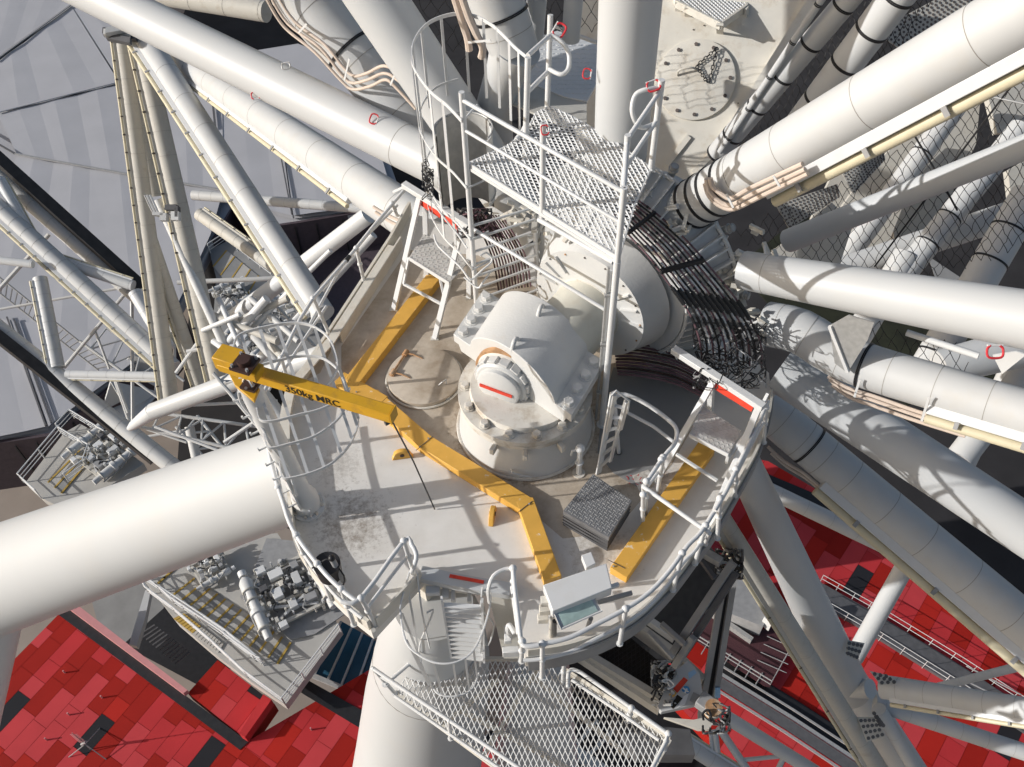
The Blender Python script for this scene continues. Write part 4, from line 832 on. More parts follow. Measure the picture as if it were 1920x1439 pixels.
# back lace
spoke('wheel_tube', 'grey shaded smooth tube between the upper right clad tube and the big right tube', 'tube', wp(1478, 452, 5.5), wp(2000, 245, 5.5), 44, 50, WL)
spoke('strapped_tube', 'white tube with broad paired black straps left of the big upper right clad tube', 'tube', wp(1345, 288, 5.6), wp(1628, -45, 5.6), 40, 46, WC, run=20, straps=(0.0, 0.13, 0.32, 0.5, 0.68, 0.87), group='strapped white tubes beyond the upper right clad tube')
spoke('strapped_tube', 'thick white tube with narrow curved black straps behind the upper right clad tube', 'tube', wp(1496, 240, 5.4), wp(1715, -50, 5.4), 58, 68, WC, run=20, straps=(0.02, 0.22, 0.47, 0.68, 0.88), group='strapped white tubes beyond the upper right clad tube')
spoke('edge_pipe', 'thin white pipe tied with black straps along the edge of the far beige deck', 'pipe', wp(1350, 285, 5.4), wp(1560, -30, 5.4), 11, 15, WC, straps=(0.1, 0.3, 0.5, 0.7, 0.9))
# the four support legs
LEGP = [pt(610, 868, -1.5).lerp(pt(-60, 1108, -13.0), i / 12) for i in range(13)]; ld_ = (LEGP[-1] - LEGP[0]).normalized()
LEGR = [rad(LEGP[0], 176) + (rad(LEGP[-1], 206) - rad(LEGP[0], 176)) * i / 12 for i in range(13)]
LEGP += [Vector((-24, 1.5, -30)), Vector((-32, -2.5, -58))]; LEGR += [1.3, .8]
spoke('leg_tube', 'huge smooth white support leg leaving the deck to the left edge of the picture', 'leg', pt(550, 890, -1.5), pt(-60, 1105, -12.0), 176, 208, WL, n=64, path=LEGP, rs=LEGR)
spoke('leg_tube', 'huge smooth white support leg going straight down under the low mesh platform', 'leg', pt(812, 1128, -1.2), pt(762, 1560, -14.0), 150, 240, WL, n=64, run=45, path=[pt(812, 1128, -1.2), pt(812, 1170, -2.2), pt(810, 1230, -4.0), pt(800, 1300, -6.6), pt(788, 1400, -9.8), pt(762, 1560, -14.0)], seams=(0.42,))
spoke('leg_tube', 'grey shaded support leg running down right behind the deck edge to a bolted node', 'leg', pt(1385, 850, -1.6), pt(1592, 1290, -14), 64, 78, WL, n=40)
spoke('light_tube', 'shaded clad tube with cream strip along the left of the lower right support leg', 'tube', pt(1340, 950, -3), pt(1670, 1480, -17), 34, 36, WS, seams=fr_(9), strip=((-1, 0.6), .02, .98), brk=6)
lg = spoke('node_tube', 'short shaded tube with bolt plate continuing the lower right support leg', 'tube', pt(1588, 1262, -14.2), pt(1735, 1490, -20), 58, 62, WL)
bpv = MB(); 
nd = thing('node_joint', 'white stub and bolt plates where the lower right tubes meet', 'joint', pt(1600, 1280, -14)); MB().rod(pt(1585, 1290, -13.2), pt(1632, 1292, -12.6), rad(pt(1600, 1290, -13), 36), n=24).build('stub', WL, nd)
def boltplate(par, q, rows, cols, tz):
    c = [dp(x, y, tz) for x, y in q]; MB().slab(c, .04).build('bolt_plate', WS, par)
    n = (c[1] - c[0]).cross(c[3] - c[0]).normalized(); n = n if n.dot(CAM - c[0]) > 0 else -n
    for i in range(rows):
        for j in range(cols):
            p = c[0].lerp(c[1], (i + .5) / rows).lerp(c[3].lerp(c[2], (i + .5) / rows), (j + .5) / cols); MB().rod(p, p + n * .05, .05, n=6).build('bolt', GD, par)
boltplate(nd, [(1607, 1345), (1638, 1345), (1660, 1380), (1625, 1390)], 4, 4, 23.5); boltplate(nd, [(1588, 1200), (1620, 1206), (1606, 1238), (1586, 1228)], 4, 3, 22.5)
boltplate(nd, [(1630, 1258), (1662, 1266), (1684, 1280), (1650, 1284)], 3, 3, 22.6); boltplate(nd, [(1634, 1330), (1644, 1345), (1660, 1362), (1648, 1362)], 2, 4, 23.2)
spoke('brace_tube', 'plain grey brace tube from the bolted node up right across the red roof', 'tube', pt(1602, 1232, -14), dp(1712, 1035, 24), 34, 34, WL)
spoke('light_tube', 'white clad tube with cream strip leaving the bolted node to the right edge', 'tube', dp(1655, 1288, 23), dp(2010, 1345, 20), 44, 46, WC, seams=fr_(6, .1, .9), strip=((0.1, 1), .06, .99, .9), brk=5)
spoke('clad_tube', 'grey clad tube below the bolted node falling to the lower right corner', 'tube', dp(1640, 1318, 25), dp(2010, 1440, 24), 30, 32, WC, seams=fr_(8))
spoke('clad_tube', 'shaded clad tube crossing above the right hand red roof', 'tube', dp(1432, 915, 24), dp(2010, 1192, 24), 30, 32, WC, seams=fr_(12))
spoke('thin_tube', 'thin grey clad tube above the white light tube at the right edge', 'tube', dp(1760, 1288, 27), dp(2000, 1228, 25), 15, 18, WC, seams=fr_(8))
spoke('clad_tube', 'short clad tube slanting down right from the bolted node to the bottom edge', 'tube', dp(1648, 1330, 24.5), dp(1740, 1480, 26), 26, 28, WC, seams=(.3, .7))

# far beige leg head with its manhole: an inclined steel face on the other side of the hub
FN = (ZX * 0.68 - Vector((0.25, 0.70, 0))).normalized(); FO = dp(1303, 150, 19.5)
def fp(x, y, h=0.0): r = ray(x, y); q = CAM + r * ((FO + FN * h - CAM).dot(FN) / r.dot(FN)); return q
FU = FN.cross(ZX).normalized(); FV = FN.cross(FU)
fd = thing('far_leg_head', 'broad beige inclined steel face beyond the hub, mostly in shade', 'leg', fp(1300, 200))
MB().slab([fp(x, y) for x, y in ((1050, 60), (1190, -120), (1600, -120), (1545, -30), (1352, 272), (1300, 345), (1190, 420), (1100, 400))], 1.5, nrm=FN).build('face_plate', BG, fd, smooth=False)
MB().bar(fp(1548, -36, .1), fp(1354, 272, .1), .2, .3, up=FN).build('edge_kerb', BG, fd)
for a, b in (((1250, 310), (1292, 256)), ((1300, 325), (1335, 290)), ((1480, 66), (1500, 40))): MB().bar(fp(*a, .03), fp(*b, .03), .12, .06, up=FN).build('rib', BG, fd)
for x, y in ((1240, 190), (1262, 212), (1384, 194), (1320, 48), (1300, 56)): MB().rod(fp(x, y), fp(x, y, .02), .016, n=8).build('plug', BOLT, fd)
mh = thing('manhole_cover', 'round bolted manhole cover with a black chain on the far beige face', 'cover', fp(1303, 150))
MB().tube([fp(1304, 151) + FN * h for h in (0, .07, .075)], [.84, .84, .82], 56).build('lid', BG, mh); mc = fp(1304, 151, 0)
for k in range(12): a = k * math.pi / 6 + .2; p = mc + (FU * math.cos(a) + FV * math.sin(a)) * .73; MB().rod(p + FN * .07, p + FN * .11, .042, n=6).build('cover_bolt', BOLT, mh)
for a, b in (((1345, 90), (1306, 124)), ((1306, 124), (1326, 155)), ((1345, 90), (1330, 155))):
    p, q = fp(*a, .16), fp(*b, .12); n_ = 8
    for i in range(n_):
        c = p.lerp(q, (i + .5) / n_); d = (q - p) / n_ * .62; sdv = (FN if i % 2 else d.cross(FN).normalized()) * .028
        MB().tube([c - d, c - d * .6 + sdv, c + d * .6 + sdv, c + d, c + d * .6 - sdv, c - d * .6 - sdv], .011, 5, closed=True).build('chain_link', BK, mh)
MB().tube(smooth([fp(1270, 142, .08), fp(1274, 132, .2), fp(1296, 127, .2), fp(1306, 131, .08)], 3), .022).build('lid_handle', BG, mh)
mg = thing('mesh_step', 'small expanded mesh step on beige feet at the top of the far leg head', 'step', fp(1325, 40, .6)); gq = P("1262,-30 1385,-30 1400,10 1352,44 1268,2", .0)
gz = fp(1352, 44, .7).z; gq = P("1262,-30 1385,-30 1400,10 1352,44 1268,2", gz); g_ = MB(); grating(g_, gq, gz, (1, -.6), .13, .05, .018, .024, .9); g_.build('mesh_floor', WH, mg, smooth=False)
for i in range(5): MB().bar(gq[i] - ZX * .06, gq[(i + 1) % 5] - ZX * .06, .05, .16).build('frame_bar', BG, mg)
for x, y in ((1272, 12), (1290, 22), (1350, 54), (1400, 22)): MB().bar(fp(x, y + 8, 0), pt(x, y - 8, gz), .14, .05).build('foot', BG, mg)
# chequer landing behind the cage
cl_ = thing('tread_landing', 'white chequer plate landing between the cage and the upright thick tube', 'landing', pt(1050, 130, 2.6)); cq = P("952,105 1000,72 1045,58 1120,85 1122,150 1100,190 1060,182 953,140", 2.4); mb = MB(); mb.slab(cq, .05, nrm=ZX)
for i in range(26):
    for j in range(16):
        x, y = 955 + i * 6.6, 60 + j * 8.2
        if inpoly(x, y, [(960, 108), (1000, 76), (1045, 62), (1116, 88), (1118, 148), (1098, 184), (1060, 176), (960, 136)]): c = pt(x + (3 if j % 2 else 0), y, 2.405); d = Vector((1, .5 if (i + j) % 2 else -.8, 0)).normalized(); mb.bar(c - d * .022, c + d * .022, .010, .008)
mb.build('landing_plate', WH, cl_, smooth=False)
MB().slab([p - ZX * .02 for p in P("953,140 1060,182 1100,190 1100,230 1060,235 953,190", 2.4)], .04).build('front_plate', WS, cl_); MB().rod(pt(1040, 50, 2.9), pt(1120, 80, 2.9), .03).build('edge_bar', WH, cl_)
for nx, w_ in ((1003, 36), (1072, 34)):
    spoke('upright_tube', {1003: 'thin netted white tube standing behind the ladder cage, the left of two', 1072: 'thin netted white tube left of the upright thick tube, the right of two'}[nx], 'tube', wp(nx - 2, 75, 5.2), wp(nx + 8, -60, 5.2), w_, w_ + 4, WC)

# ================================================================== SAFETY NET and what lies behind it
def net(name, label, polypx, s, cx=30, cy=22, jit=3.5, r=.0065):
    t = thing(name, label, 'net', wp(polypx[0][0], polypx[0][1], s)); mb = MB(); xs = [p[0] for p in polypx]; ys = [p[1] for p in polypx]; x0, x1, y0, y1 = min(xs), max(xs), min(ys), max(ys)
    nx, ny = int((x1 - x0) / cx) + 2, int((y1 - y0) / cy) + 2; rr = random.Random(5)
    N = [[(x0 + (i + (.5 if j % 2 else 0)) * cx + rr.uniform(-jit, jit), y0 + j * cy + rr.uniform(-jit, jit)) for i in range(nx)] for j in range(ny)]
    for j in range(ny - 1):
        for i in range(nx):
            for k in (0, 1):
                i2 = i + k - (0 if j % 2 else 1)
                if 0 <= i2 < nx:
                    a, b = N[j][i], N[j + 1][i2]
                    if inpoly((a[0] + b[0]) / 2, (a[1] + b[1]) / 2, polypx):
                        m_ = ((a[0] + b[0]) / 2 + rr.uniform(-2, 2), (a[1] + b[1]) / 2 + rr.uniform(-2, 2)); mb.tube([wp(*a, s), wp(*m_, s + .03), wp(*b, s)], r, 4, caps=False)
    mb.build('mesh', BKM, t); return t
net('safety_net', 'black wire safety net stretched below the upper right clad tube', [(1380, 440), (1450, 395), (1540, 370), (1640, 300), (1800, 210), (1930, 130), (1930, 460), (1750, 520), (1600, 520), (1480, 490)], 6.2, 20, 15, 2.5, .0055)
net('safety_net', 'black wire safety net between the far deck edge and the upper right clad tube', [(1335, 340), (1380, 270), (1560, 10), (1580, -20), (1760, -20), (1700, 80), (1560, 190), (1450, 262)], 6.3, 15, 16, 1.2, .0055)
net('safety_net', 'black wire safety net in the dark gaps above the ladder cage', [(770, -20), (1130, -20), (1120, 70), (1040, 60), (985, 90), (960, 120), (900, 90), (880, 130), (800, 60)], 6.0, 26, 20, 3)
net('safety_net', 'scrap of black wire net between the two right hand tubes', [(1600, 600), (1780, 640), (1820, 700), (1680, 690), (1620, 640)], 6.2, 24, 20, 3)
for nm, lab, q in (('net_wire', 'taut black wire from the upper right clad tube down over the net', "1920,130 1640,500"), ('net_wire', 'taut black wire crossing the net beside the grey shaded tube', "1700,230 1760,330 1795,395"), ('net_wire', 'taut steel wire with clamps near the right edge of the net', "1815,172 1925,196")):
    t_ = thing(nm, lab, 'wire', wp(1800, 300, 6)); MB().tube(PW(q, 6.0), .015, 6).build('wire', BKM if 'steel' not in lab else GA, t_)
def faceplate(label, q, t, m=WS, nm='cone_plate', th=.3):
    o = thing(nm, label, 'panel', dp(*q[0], t)); MB().slab([dp(x, y, t) for x, y in q], th, nrm=-fwd).build('panel', m, o); return o
spoke('strapped_tube', 'white tube with curved black straps at the right edge below the net', 'tube', dp(1930, 365, 26), dp(1735, 700, 26), 64, 66, WC, straps=(.2, .38, .56, .9), group='strapped white tubes under the net')
spoke('strapped_tube', 'dull netted tube with black straps between net and smooth right tube', 'tube', dp(1915, 240, 27), dp(1690, 520, 27), 44, 46, WC, straps=(.22, .6, .78), group='strapped white tubes under the net')
spoke('strapped_tube', 'netted white tube with straps ending above the smooth right tube', 'tube', dp(1800, 190, 29), dp(1560, 520, 29), 40, 42, WC, straps=(.3,), group='strapped white tubes under the net')
spoke('strapped_tube', 'white tube under the net reaching the fin plate between the right hand tubes', 'tube', dp(1700, 480, 27), dp(1590, 660, 27), 50, 52, WC, group='strapped white tubes under the net')
spoke('strapped_tube', 'broad white tube passing under the loose pipe at right', 'tube', dp(2000, 600, 27), dp(1800, 860, 27), 50, 52, WC, group='strapped white tubes under the net')
spoke('plain_tube', 'white tube crossing the dark gap above the lower right smooth tube', 'tube', dp(1960, 560, 30), dp(1780, 930, 30), 40, 36, WC)
spoke('plain_tube', 'broad pale tube at the right edge beneath the red shackle', 'tube', dp(1760, 690, 25), dp(1960, 640, 25), 66, 80, WC)
spoke('plain_tube', 'pale netted tube lying left to right below the grey shaded tube', 'tube', dp(1540, 520, 28), dp(1900, 400, 28), 50, 50, WC)
for i, (lab, q, t) in enumerate((('broad white panel under the net beside the grey shaded tube', [(1500, 500), (1620, 330), (1700, 250), (1740, 270), (1660, 470), (1620, 520)], 30), ('white wedge panel under the net near the right edge', [(1840, 130), (1925, 90), (1925, 240), (1870, 250)], 30), ('white panel under the net right of the wedge of asphalt', [(1660, 290), (1840, 170), (1830, 270), (1760, 420), (1680, 480)], 31), ('narrow white panel at the right edge between two strapped tubes', [(1890, 320), (1925, 300), (1925, 420), (1900, 400)], 29), ('pale panel behind the roots of the right hand tubes', [(1440, 480), (1560, 380), (1600, 420), (1560, 540), (1480, 560)], 24), ('largest pale panel filling the background under the net', [(1470, 520), (1560, 330), (1700, 190), (1800, 180), (1790, 330), (1690, 520)], 34))): faceplate(lab, q, t)
def perf(label, q, t, nx, ny):
    o = thing('perforated_plate', label, 'plate', dp(*q[0], t)); c = [dp(x, y, t) for x, y in q]; mb = MB(); mb.slab(c, .03, nrm=-fwd)
    for i in range(nx):
        for j in range(ny):
            p = c[0].lerp(c[1], (i + .5 * (1 + (j % 2) * .8) / 1.4) / nx).lerp(c[3].lerp(c[2], (i + .5) / nx), (j + .5) / ny) - fwd * .01; rr_ = (c[1] - c[0]).length / nx * .28; mb.tube([p, p - fwd * .004], rr_, 6, mi=1)
    mb.build('plate', [WS, BOLT], o, smooth=False)
perf('perforated plate under the cream light strip beside the net', [(1575, 318), (1655, 275), (1660, 300), (1600, 365)], 20, 14, 8)
perf('perforated plate between the clad tube root and the net', [(1455, 385), (1570, 345), (1575, 370), (1480, 430)], 20.5, 16, 7)
perf('perforated plate right of the strapped tubes at the top', [(1640, 60), (1790, -20), (1830, 10), (1700, 100)], 22, 18, 8)

spoke('leg_tube', 'second broad white leg seen through the right half of the low mesh platform', 'leg', pt(1010, 1225, -6), pt(1000, 1560, -22), 110, 190, WL, n=48, run=30)
# ================================================================== FAR BELOW: ground, roofs, stations, lattice rim
def sheet(name, poly, z, m, label=None, th=0.05):
    o = MB().prism([Vector((p.x, p.y, z)) for p in poly], z - th, z).build(name, m, None, smooth=False); o['kind'] = 'structure'; return o
ZG = -58.0; ZR = -45.0
big = [Vector((-600, -300, 0)), Vector((600, -300, 0)), Vector((600, 900, 0)), Vector((-600, 900, 0))]
sheet('ground', big, ZG, PAVE, th=.5)
sheet('asphalt', P("380,-60 700,-80 1100,-90 2100,-90 2100,620 2100,1500 1500,1700 1250,1500 1000,1200 850,700 560,480 430,300 330,60", ZG + .02), ZG + .02, ASPH)
sheet('asphalt', P("380,300 900,360 900,900 560,1000 330,900 350,640", ZG + .03), ZG + .03, GM if False else ASPH)
sheet('grass', P("1380,500 1640,300 1700,560 1760,620 1920,560 1960,700 1700,760 1500,640", ZG + .25), ZG + .25, GRS)
sheet('asphalt', P("1300,380 2050,0 2150,900 2100,1300 1300,860", ZG + .2), ZG + .2, ASPH)
sheet('footpath', P("1740,480 1800,520 1830,600 1780,600", ZG + .3), ZG + .3, CONG)
sheet('paving', P("-200,1050 240,1000 420,1100 330,1220 120,1260 -200,1400", ZG + .1), ZG + .1, PAVE)
sheet('grey_paving', P("170,1120 320,1060 300,1180 200,1230", ZG + .15), ZG + .15, CONG)
# ---- white folded roof
wr = thing('folded_roof', 'huge pale folded roof with radiating panels below the wheel at upper left', 'roof', pt(200, 300, ZR))
rr0 = random.Random(21)
def fold(q, n, amp, z=ZR, nm='roof_panel'):
    c = [pt(x, y, z) for x, y in q]; vs = []; fs = []
    for i in range(n + 1):
        f = (i + (rr0.uniform(-.28, .28) if 0 < i < n else 0)) / n; h = amp * (1 if i % 2 else -1) * rr0.uniform(.45, 1.25); vs += [c[0].lerp(c[1], f) + ZX * h, c[3].lerp(c[2], f) + ZX * h]
    for i in range(n): a = 2 * i; fs.append((a, a + 2, a + 3, a + 1))
    mb = MB(); mb.add(vs, fs); b = [Vector(v) - ZX * .4 for v in vs]; mb.add(b, [f[::-1] for f in fs]); return mb.build(nm, ROOFW, wr, smooth=False)
MB().prism(P("-200,-120 150,-120 250,10 560,190 720,270 760,380 560,405 470,418 432,378 395,440 330,560 200,716 90,803 -200,845", ZR), ZR - 2.0, ZR - .7).build('roof_base', ROOFW, wr, smooth=False)
fold([(-150, 215), (135, 12), (230, -110), (-100, -110)][0:4], 7, 0.027)
fold([(-5, 116), (135, 14), (225, 157), (-5, 212)], 5, 0.037)
fold([(135, 12), (290, 20), (420, 110), (228, 156)], 4, 0.037)
fold([(-5, 214), (225, 158), (252, 330), (32, 290)], 6, 0.037)
fold([(228, 158), (415, 105), (420, 360), (255, 331)], 5, 0.031)
fold([(30, 292), (252, 332), (300, 640), (-60, 590)], 6, 0.047)
fold([(252, 332), (418, 360), (395, 440), (300, 640)], 3, 0.037)
fold([(-60, 592), (18, 600), (88, 800), (-80, 835)], 3, 0.027)
fold([(18, 600), (300, 640), (200, 716), (90, 800)], 4, 0.037)
fold([(395, 110), (520, 200), (548, 405), (425, 372)], 3, 0.019)
fold([(522, 200), (700, 240), (740, 380), (550, 404)], 4, 0.019)
for q, w_, m_ in (("-10,118 135,12", .6, GM), ("-5,214 225,156", .8, ROOFW), ("30,292 252,332 420,360", .5, GM), ("395,150 405,245", .5, GD), ("521,262 548,405", .3, GD), ("15,598 88,802", .3, GD), ("28,602 98,796", .25, GD), ("-60,240 30,292", .5, GD)):
    MB().ribbon([p + ZX * .22 for p in P(q, ZR)], .12, w_ * .42).build('roof_seam', m_, wr)
fa = thing('roof_fascia', 'dark purple vertical fascia hanging under the edge of the pale folded roof', 'fascia', pt(90, 803, ZR - 2))
for q in ("-200,848 90,806 200,718 330,562", "395,442 432,380 470,420 560,407 780,370"):
    MB().ribbon([p - ZX * 3.6 for p in P(q, ZR)], 6.0, .3).build('fascia_panel', FAS, fa, smooth=False)
for x, y in ((475, 420), (510, 414), (550, 408), (590, 402), (640, 394), (20, 818), (60, 812), (130, 775), (165, 746)): p = pt(x, y, ZR); MB().box(p - ZX * 3.8 + Vector((0, -.25, 0)), Vector((.06, 0, 0)), Vector((0, .06, 0)), ZX * 2.8).build('fascia_joint', BK, fa)
sl2 = thing('white_canopy', 'small white pyramid canopies behind the leftmost crossbar of the lattice', 'canopy', pt(240, 700, -46))
for tri in ("221,688,-46.5 250,662,-44 305,692,-46.5", "221,688,-46.5 305,692,-46.5 300,730,-47", "190,770,-46.5 207,712,-44 238,745,-46.5", "205,714,-44 300,735,-47 238,770,-46.5", "300,735,-47 250,800,-47 205,770,-47"): MB().slab(P(tri), .15).build('canopy_panel', CONC if 'x' in tri else WC, sl2, smooth=False)
# ---- red panelled roofs
def clip(poly, win):
    out = poly
    n = len(win); ar = sum(win[i][0] * win[(i + 1) % n][1] - win[(i + 1) % n][0] * win[i][1] for i in range(n)); win = win if ar > 0 else win[::-1]
    for i in range(n):
        a, b = win[i], win[(i + 1) % n]; inp = out; out = []
        if not inp: return []
        side = lambda p: (b[0] - a[0]) * (p[1] - a[1]) - (b[1] - a[1]) * (p[0] - a[0])
        for j in range(len(inp)):
            p, q = inp[j], inp[(j + 1) % len(inp)]; sp_, sq = side(p), side(q)
            if sp_ >= 0: out.append(p)
            if (sp_ >= 0) != (sq >= 0): t = sp_ / (sp_ - sq); out.append((p[0] + (q[0] - p[0]) * t, p[1] + (q[1] - p[1]) * t))
    return out
rr = random.Random(11)
def redroof(name, label, q, z, ang, L_=2.35, W_=1.16, blacks=(), off=0.0, roof=None):
    t = roof or thing(name, label, 'roof', pt(*q[0], z)); win = [(pt(x, y, z).x, pt(x, y, z).y) for x, y in q]; a = math.radians(ang); u = (math.cos(a), math.sin(a)); v = (math.sin(a), -math.cos(a))
    U = [p[0] * u[0] + p[1] * u[1] for p in win]; Vv = [p[0] * v[0] + p[1] * v[1] for p in win]; mb = MB(); j = int(min(Vv) / W_) - 1
    bl_ = [(pt(x, y, z).x, pt(x, y, z).y) for x, y in blacks]
    while j * W_ < max(Vv):
        s = min(U) - L_ * (1 + rr.random())
        while s < max(U):
            l = L_ * rr.choice((1, 1, 1.0, .55, 1, .5)); g = .012; lo, hi = j * W_ + off + g, (j + 1) * W_ + off - g; c = [(x * u[0] + y * v[0], x * u[1] + y * v[1]) for x, y in ((s + g, lo), (s + g, hi), (s + l - g, hi), (s + l - g, lo))]
            k = rr.choice((0, 0, 1, 1, 2, 2, 3)); k = 4 if any(inpoly(bx_, by_, c) for bx_, by_ in bl_) else k
            c = clip(c, win)
            if len(c) > 2:
                c = [Vector((x, y, z)) for x, y in c]; mb.add(c[::-1] if (c[1] - c[0]).cross(c[2] - c[0]).z < 0 else c, [tuple(range(len(c)))], k)
            s += l
        j += 1
    mb.build('roof_panels', REDS, t, smooth=False); MB().prism([Vector((x, y, 0)) for x, y in win], z - 1.2, z - .03).build('roof_base', REDS[0], t, smooth=False); return t
R1 = redroof('red_roof', 'red and rose panelled roof with black panels at the lower left', [(-160, 1426), (112, 1150), (122, 1140), (455, 1398), (790, 1660), (-160, 1660)], ZR, 57.9, blacks=((12, 1355), (180, 1395), (365, 1432)))
redroof('', '', [(455, 1398), (468, 1388), (720, 1240), (960, 1439), (790, 1655)], ZR, 57.9, roof=R1)
redroof('', '', [(352, 1300), (408, 1238), (515, 1320), (466, 1391)], ZR, 57.9, blacks=((480, 1302), ), roof=R1)
cb = thing('roof_channel', 'long black slot with a pink lip across the lower left red roof', 'channel', pt(280, 1270, ZR))
MB().prism(P("108,1152 122,1138 466,1392 450,1407", ZR), ZR + .02, ZR + .06).build('slot', BK, cb, smooth=False)
MB().prism(P("122,1138 134,1128 356,1300 348,1306", ZR), ZR + .02, ZR + .5).build('lip', PINK, cb, smooth=False)
MB().prism(P("466,1392 515,1322 500,1312 455,1385", ZR), ZR + .02, ZR + .9).build('raised_edge', REDS[2], cb, smooth=False)
sheet('stair_pit', P("235,1205 330,1120 470,1200 400,1300 250,1220", -52), -52, BK)
for k in range(12): 
    if k == 0: pw = thing('louvre_wall', 'dark louvred wall inside the opening beside the lower left red roof', 'wall', pt(330, 1210, -49))
    MB().bar(pt(262 + k * 6, 1190 + k * 5, -49), pt(290 + k * 6, 1172 + k * 4.5, -49), .12, .05).build('louvre', GD, pw)
ww = thing('white_fin_wall', 'tall white wedge wall beside the dark opening under the big left leg', 'wall', pt(255, 1190, -50)); MB().slab(P("242,1208 272,1108 284,1100 272,1160 256,1212", -47), .5, nrm=ZX).build('wall', WC, ww)
# roof antenna and studs
an = thing('roof_antenna', 'thin antenna on a small tripod standing on the lower left red roof', 'antenna', pt(170, 1405, ZR)); ab = pt(170, 1405, ZR)
MB().rod(ab, ab + ZX * 2.9, .035, .02, 6).build('mast', GA, an)
for k in range(9): MB().rod(ab + Vector((-.22, 0, 1.3 + k * .17)), ab + Vector((.22, 0, 1.3 + k * .17)), .018, n=5).build('element', PINK, an)
for a in (200, 330, 80): d = Vector((math.cos(math.radians(a)), math.sin(math.radians(a)), 0)); MB().rod(ab + d * 1.3, ab + ZX * .9, .03, n=5).build('tripod_leg', GM, an)
MB().tube([ab + Vector((-.2, 0, .9)), ab + Vector((.2, 0, 1.3))], .09).build('box', GM, an)
for i, (x, y, lab) in enumerate(((122, 1262, 'small pink roof anchor near the far left edge of the red roof'), (88, 1388, 'small pink roof anchor left of the roof antenna'), (130, 1341, 'small pink roof anchor above left of the roof antenna'), (192, 1309, 'small pink roof anchor beside a deep red panel above the antenna'), (584, 1369, 'small pink roof anchor right of the black roof channel end'))):
    o = thing('roof_anchor', lab, 'anchor', pt(x, y, ZR)); MB().rod(pt(x, y, ZR), pt(x, y, ZR) + ZX * .35, .05, n=8).build('stud', PINK, o)
R3 = redroof('red_roof', 'red and rose panelled roof mostly in shade at the lower right', [(1330, 845), (1440, 865), (1960, 1168), (2020, 1560), (1500, 1560), (1240, 1290)], ZR, 50, L_=2.5, blacks=((1606, 1123), (1810, 1282), (1905, 1390)))
for lab, q, w_, m_ in (('wide black gutter running under the bolted support leg at lower right', "1330,1235 1480,1325 1700,1470", 1.2, BK), ('black slot along the upper edge of the right hand red roof', "1430,905 1560,960 1760,1085 1960,1200", 1.7, BK)):
    g = thing('roof_gutter', lab, 'gutter', P(q, ZR)[0]); MB().ribbon([p + ZX * .05 for p in P(q, ZR)], .06, w_ * 1.0).build('gutter', m_, g)
wk = thing('roof_walkway', 'grey roof walkway with white rails between red panels at lower right', 'walkway', pt(1600, 1160, ZR)); qs = P("1530,1112 1640,1175 1790,1268 1930,1360", ZR)
MB().ribbon([p + ZX * .15 for p in qs], .25, 1.5).build('walkway_floor', GD, wk)
for o_ in (-.8, .85):
    n_ = Vector((.5, .86, 0)) * o_; MB().tube([p + n_ + ZX * 1.1 for p in qs], .025, 6).build('rail', WC, wk); MB().tube([p + n_ + ZX * .6 for p in qs], .022, 6).build('rail', WH, wk)
    for k in range(12): f = k / 11 * 2.999; p = qs[int(f)].lerp(qs[int(f) + 1], f - int(f)) + n_; MB().rod(p, p + ZX * 1.1, .022, n=6).build('post', WC, wk)
gm = thing('metal_gutter', 'long grey metal gutter with rails falling to the bottom edge right of the mesh platform', 'gutter', pt(1500, 1370, ZR)); qs = P("1345,1262 1480,1345 1640,1450 1720,1500", ZR + .5)
for o_, w_, m_ in ((0, .25, GA), (.5, .12, GM), (-.55, .7, GD), (-1.1, .15, GA)): MB().ribbon([p + Vector((.5, .86, 0)) * o_ + ZX * (.1 + abs(o_) * .1) for p in qs], .1, w_).build('gutter_strip', m_, gm)
gb = thing('plant_box', 'flat grey roofed plant box with a white end on the right hand red roof', 'box', pt(1375, 1150, ZR)); MB().prism(P("1310,1138 1372,1105 1442,1150 1420,1200 1330,1165", ZR), ZR + .1, ZR + 2.0).build('body', GM, gb, bevel=.03); MB().prism(P("1418,1190 1444,1162 1452,1170 1432,1202", ZR), ZR + 1.5, ZR + 2.6).build('end_cap', WH, gb, smooth=False); MB().ribbon([p + ZX * .7 for p in P("1312,1148 1405,1212", ZR)], .8, .3).build('cable_tray', GA, gb)
gt = thing('roof_grate', 'dark maroon grating platform with thin rails on the right hand red roof', 'platform', pt(1400, 1240, ZR)); gq = P("1282,1195 1310,1150 1400,1205 1440,1180 1485,1215 1440,1295 1430,1293", ZR)
MB().prism(gq, ZR + .5, ZR + .6).build('grate_floor', mat("grate_maroon", (0.07, 0.025, 0.03), .7, var=.3, scale=20), gt, smooth=False); MB().tube([p + ZX * 1.6 for p in P("1485,1213 1438,1296 1280,1198", ZR)], .05, 6).build('rail', GA, gt); MB().tube([p + ZX * 1.1 for p in P("1485,1213 1438,1296 1280,1198", ZR)], .04, 6).build('rail', GA, gt)
for k in range(7): MB().rod(pt(1310 + k * 20, 1190 + k * 12, ZR + .65), pt(1295 + k * 20, 1215 + k * 12, ZR + .65), .035, n=5).build('grate_bar', GM, gt)
for k in range(4): MB().rod(pt(1420 + 6 * k, 1238 - 15 * k, ZR + .7), pt(1475 + 3 * k, 1262 - 16 * k, ZR + .7), .03, n=5).build('grate_bar', GM, gt)
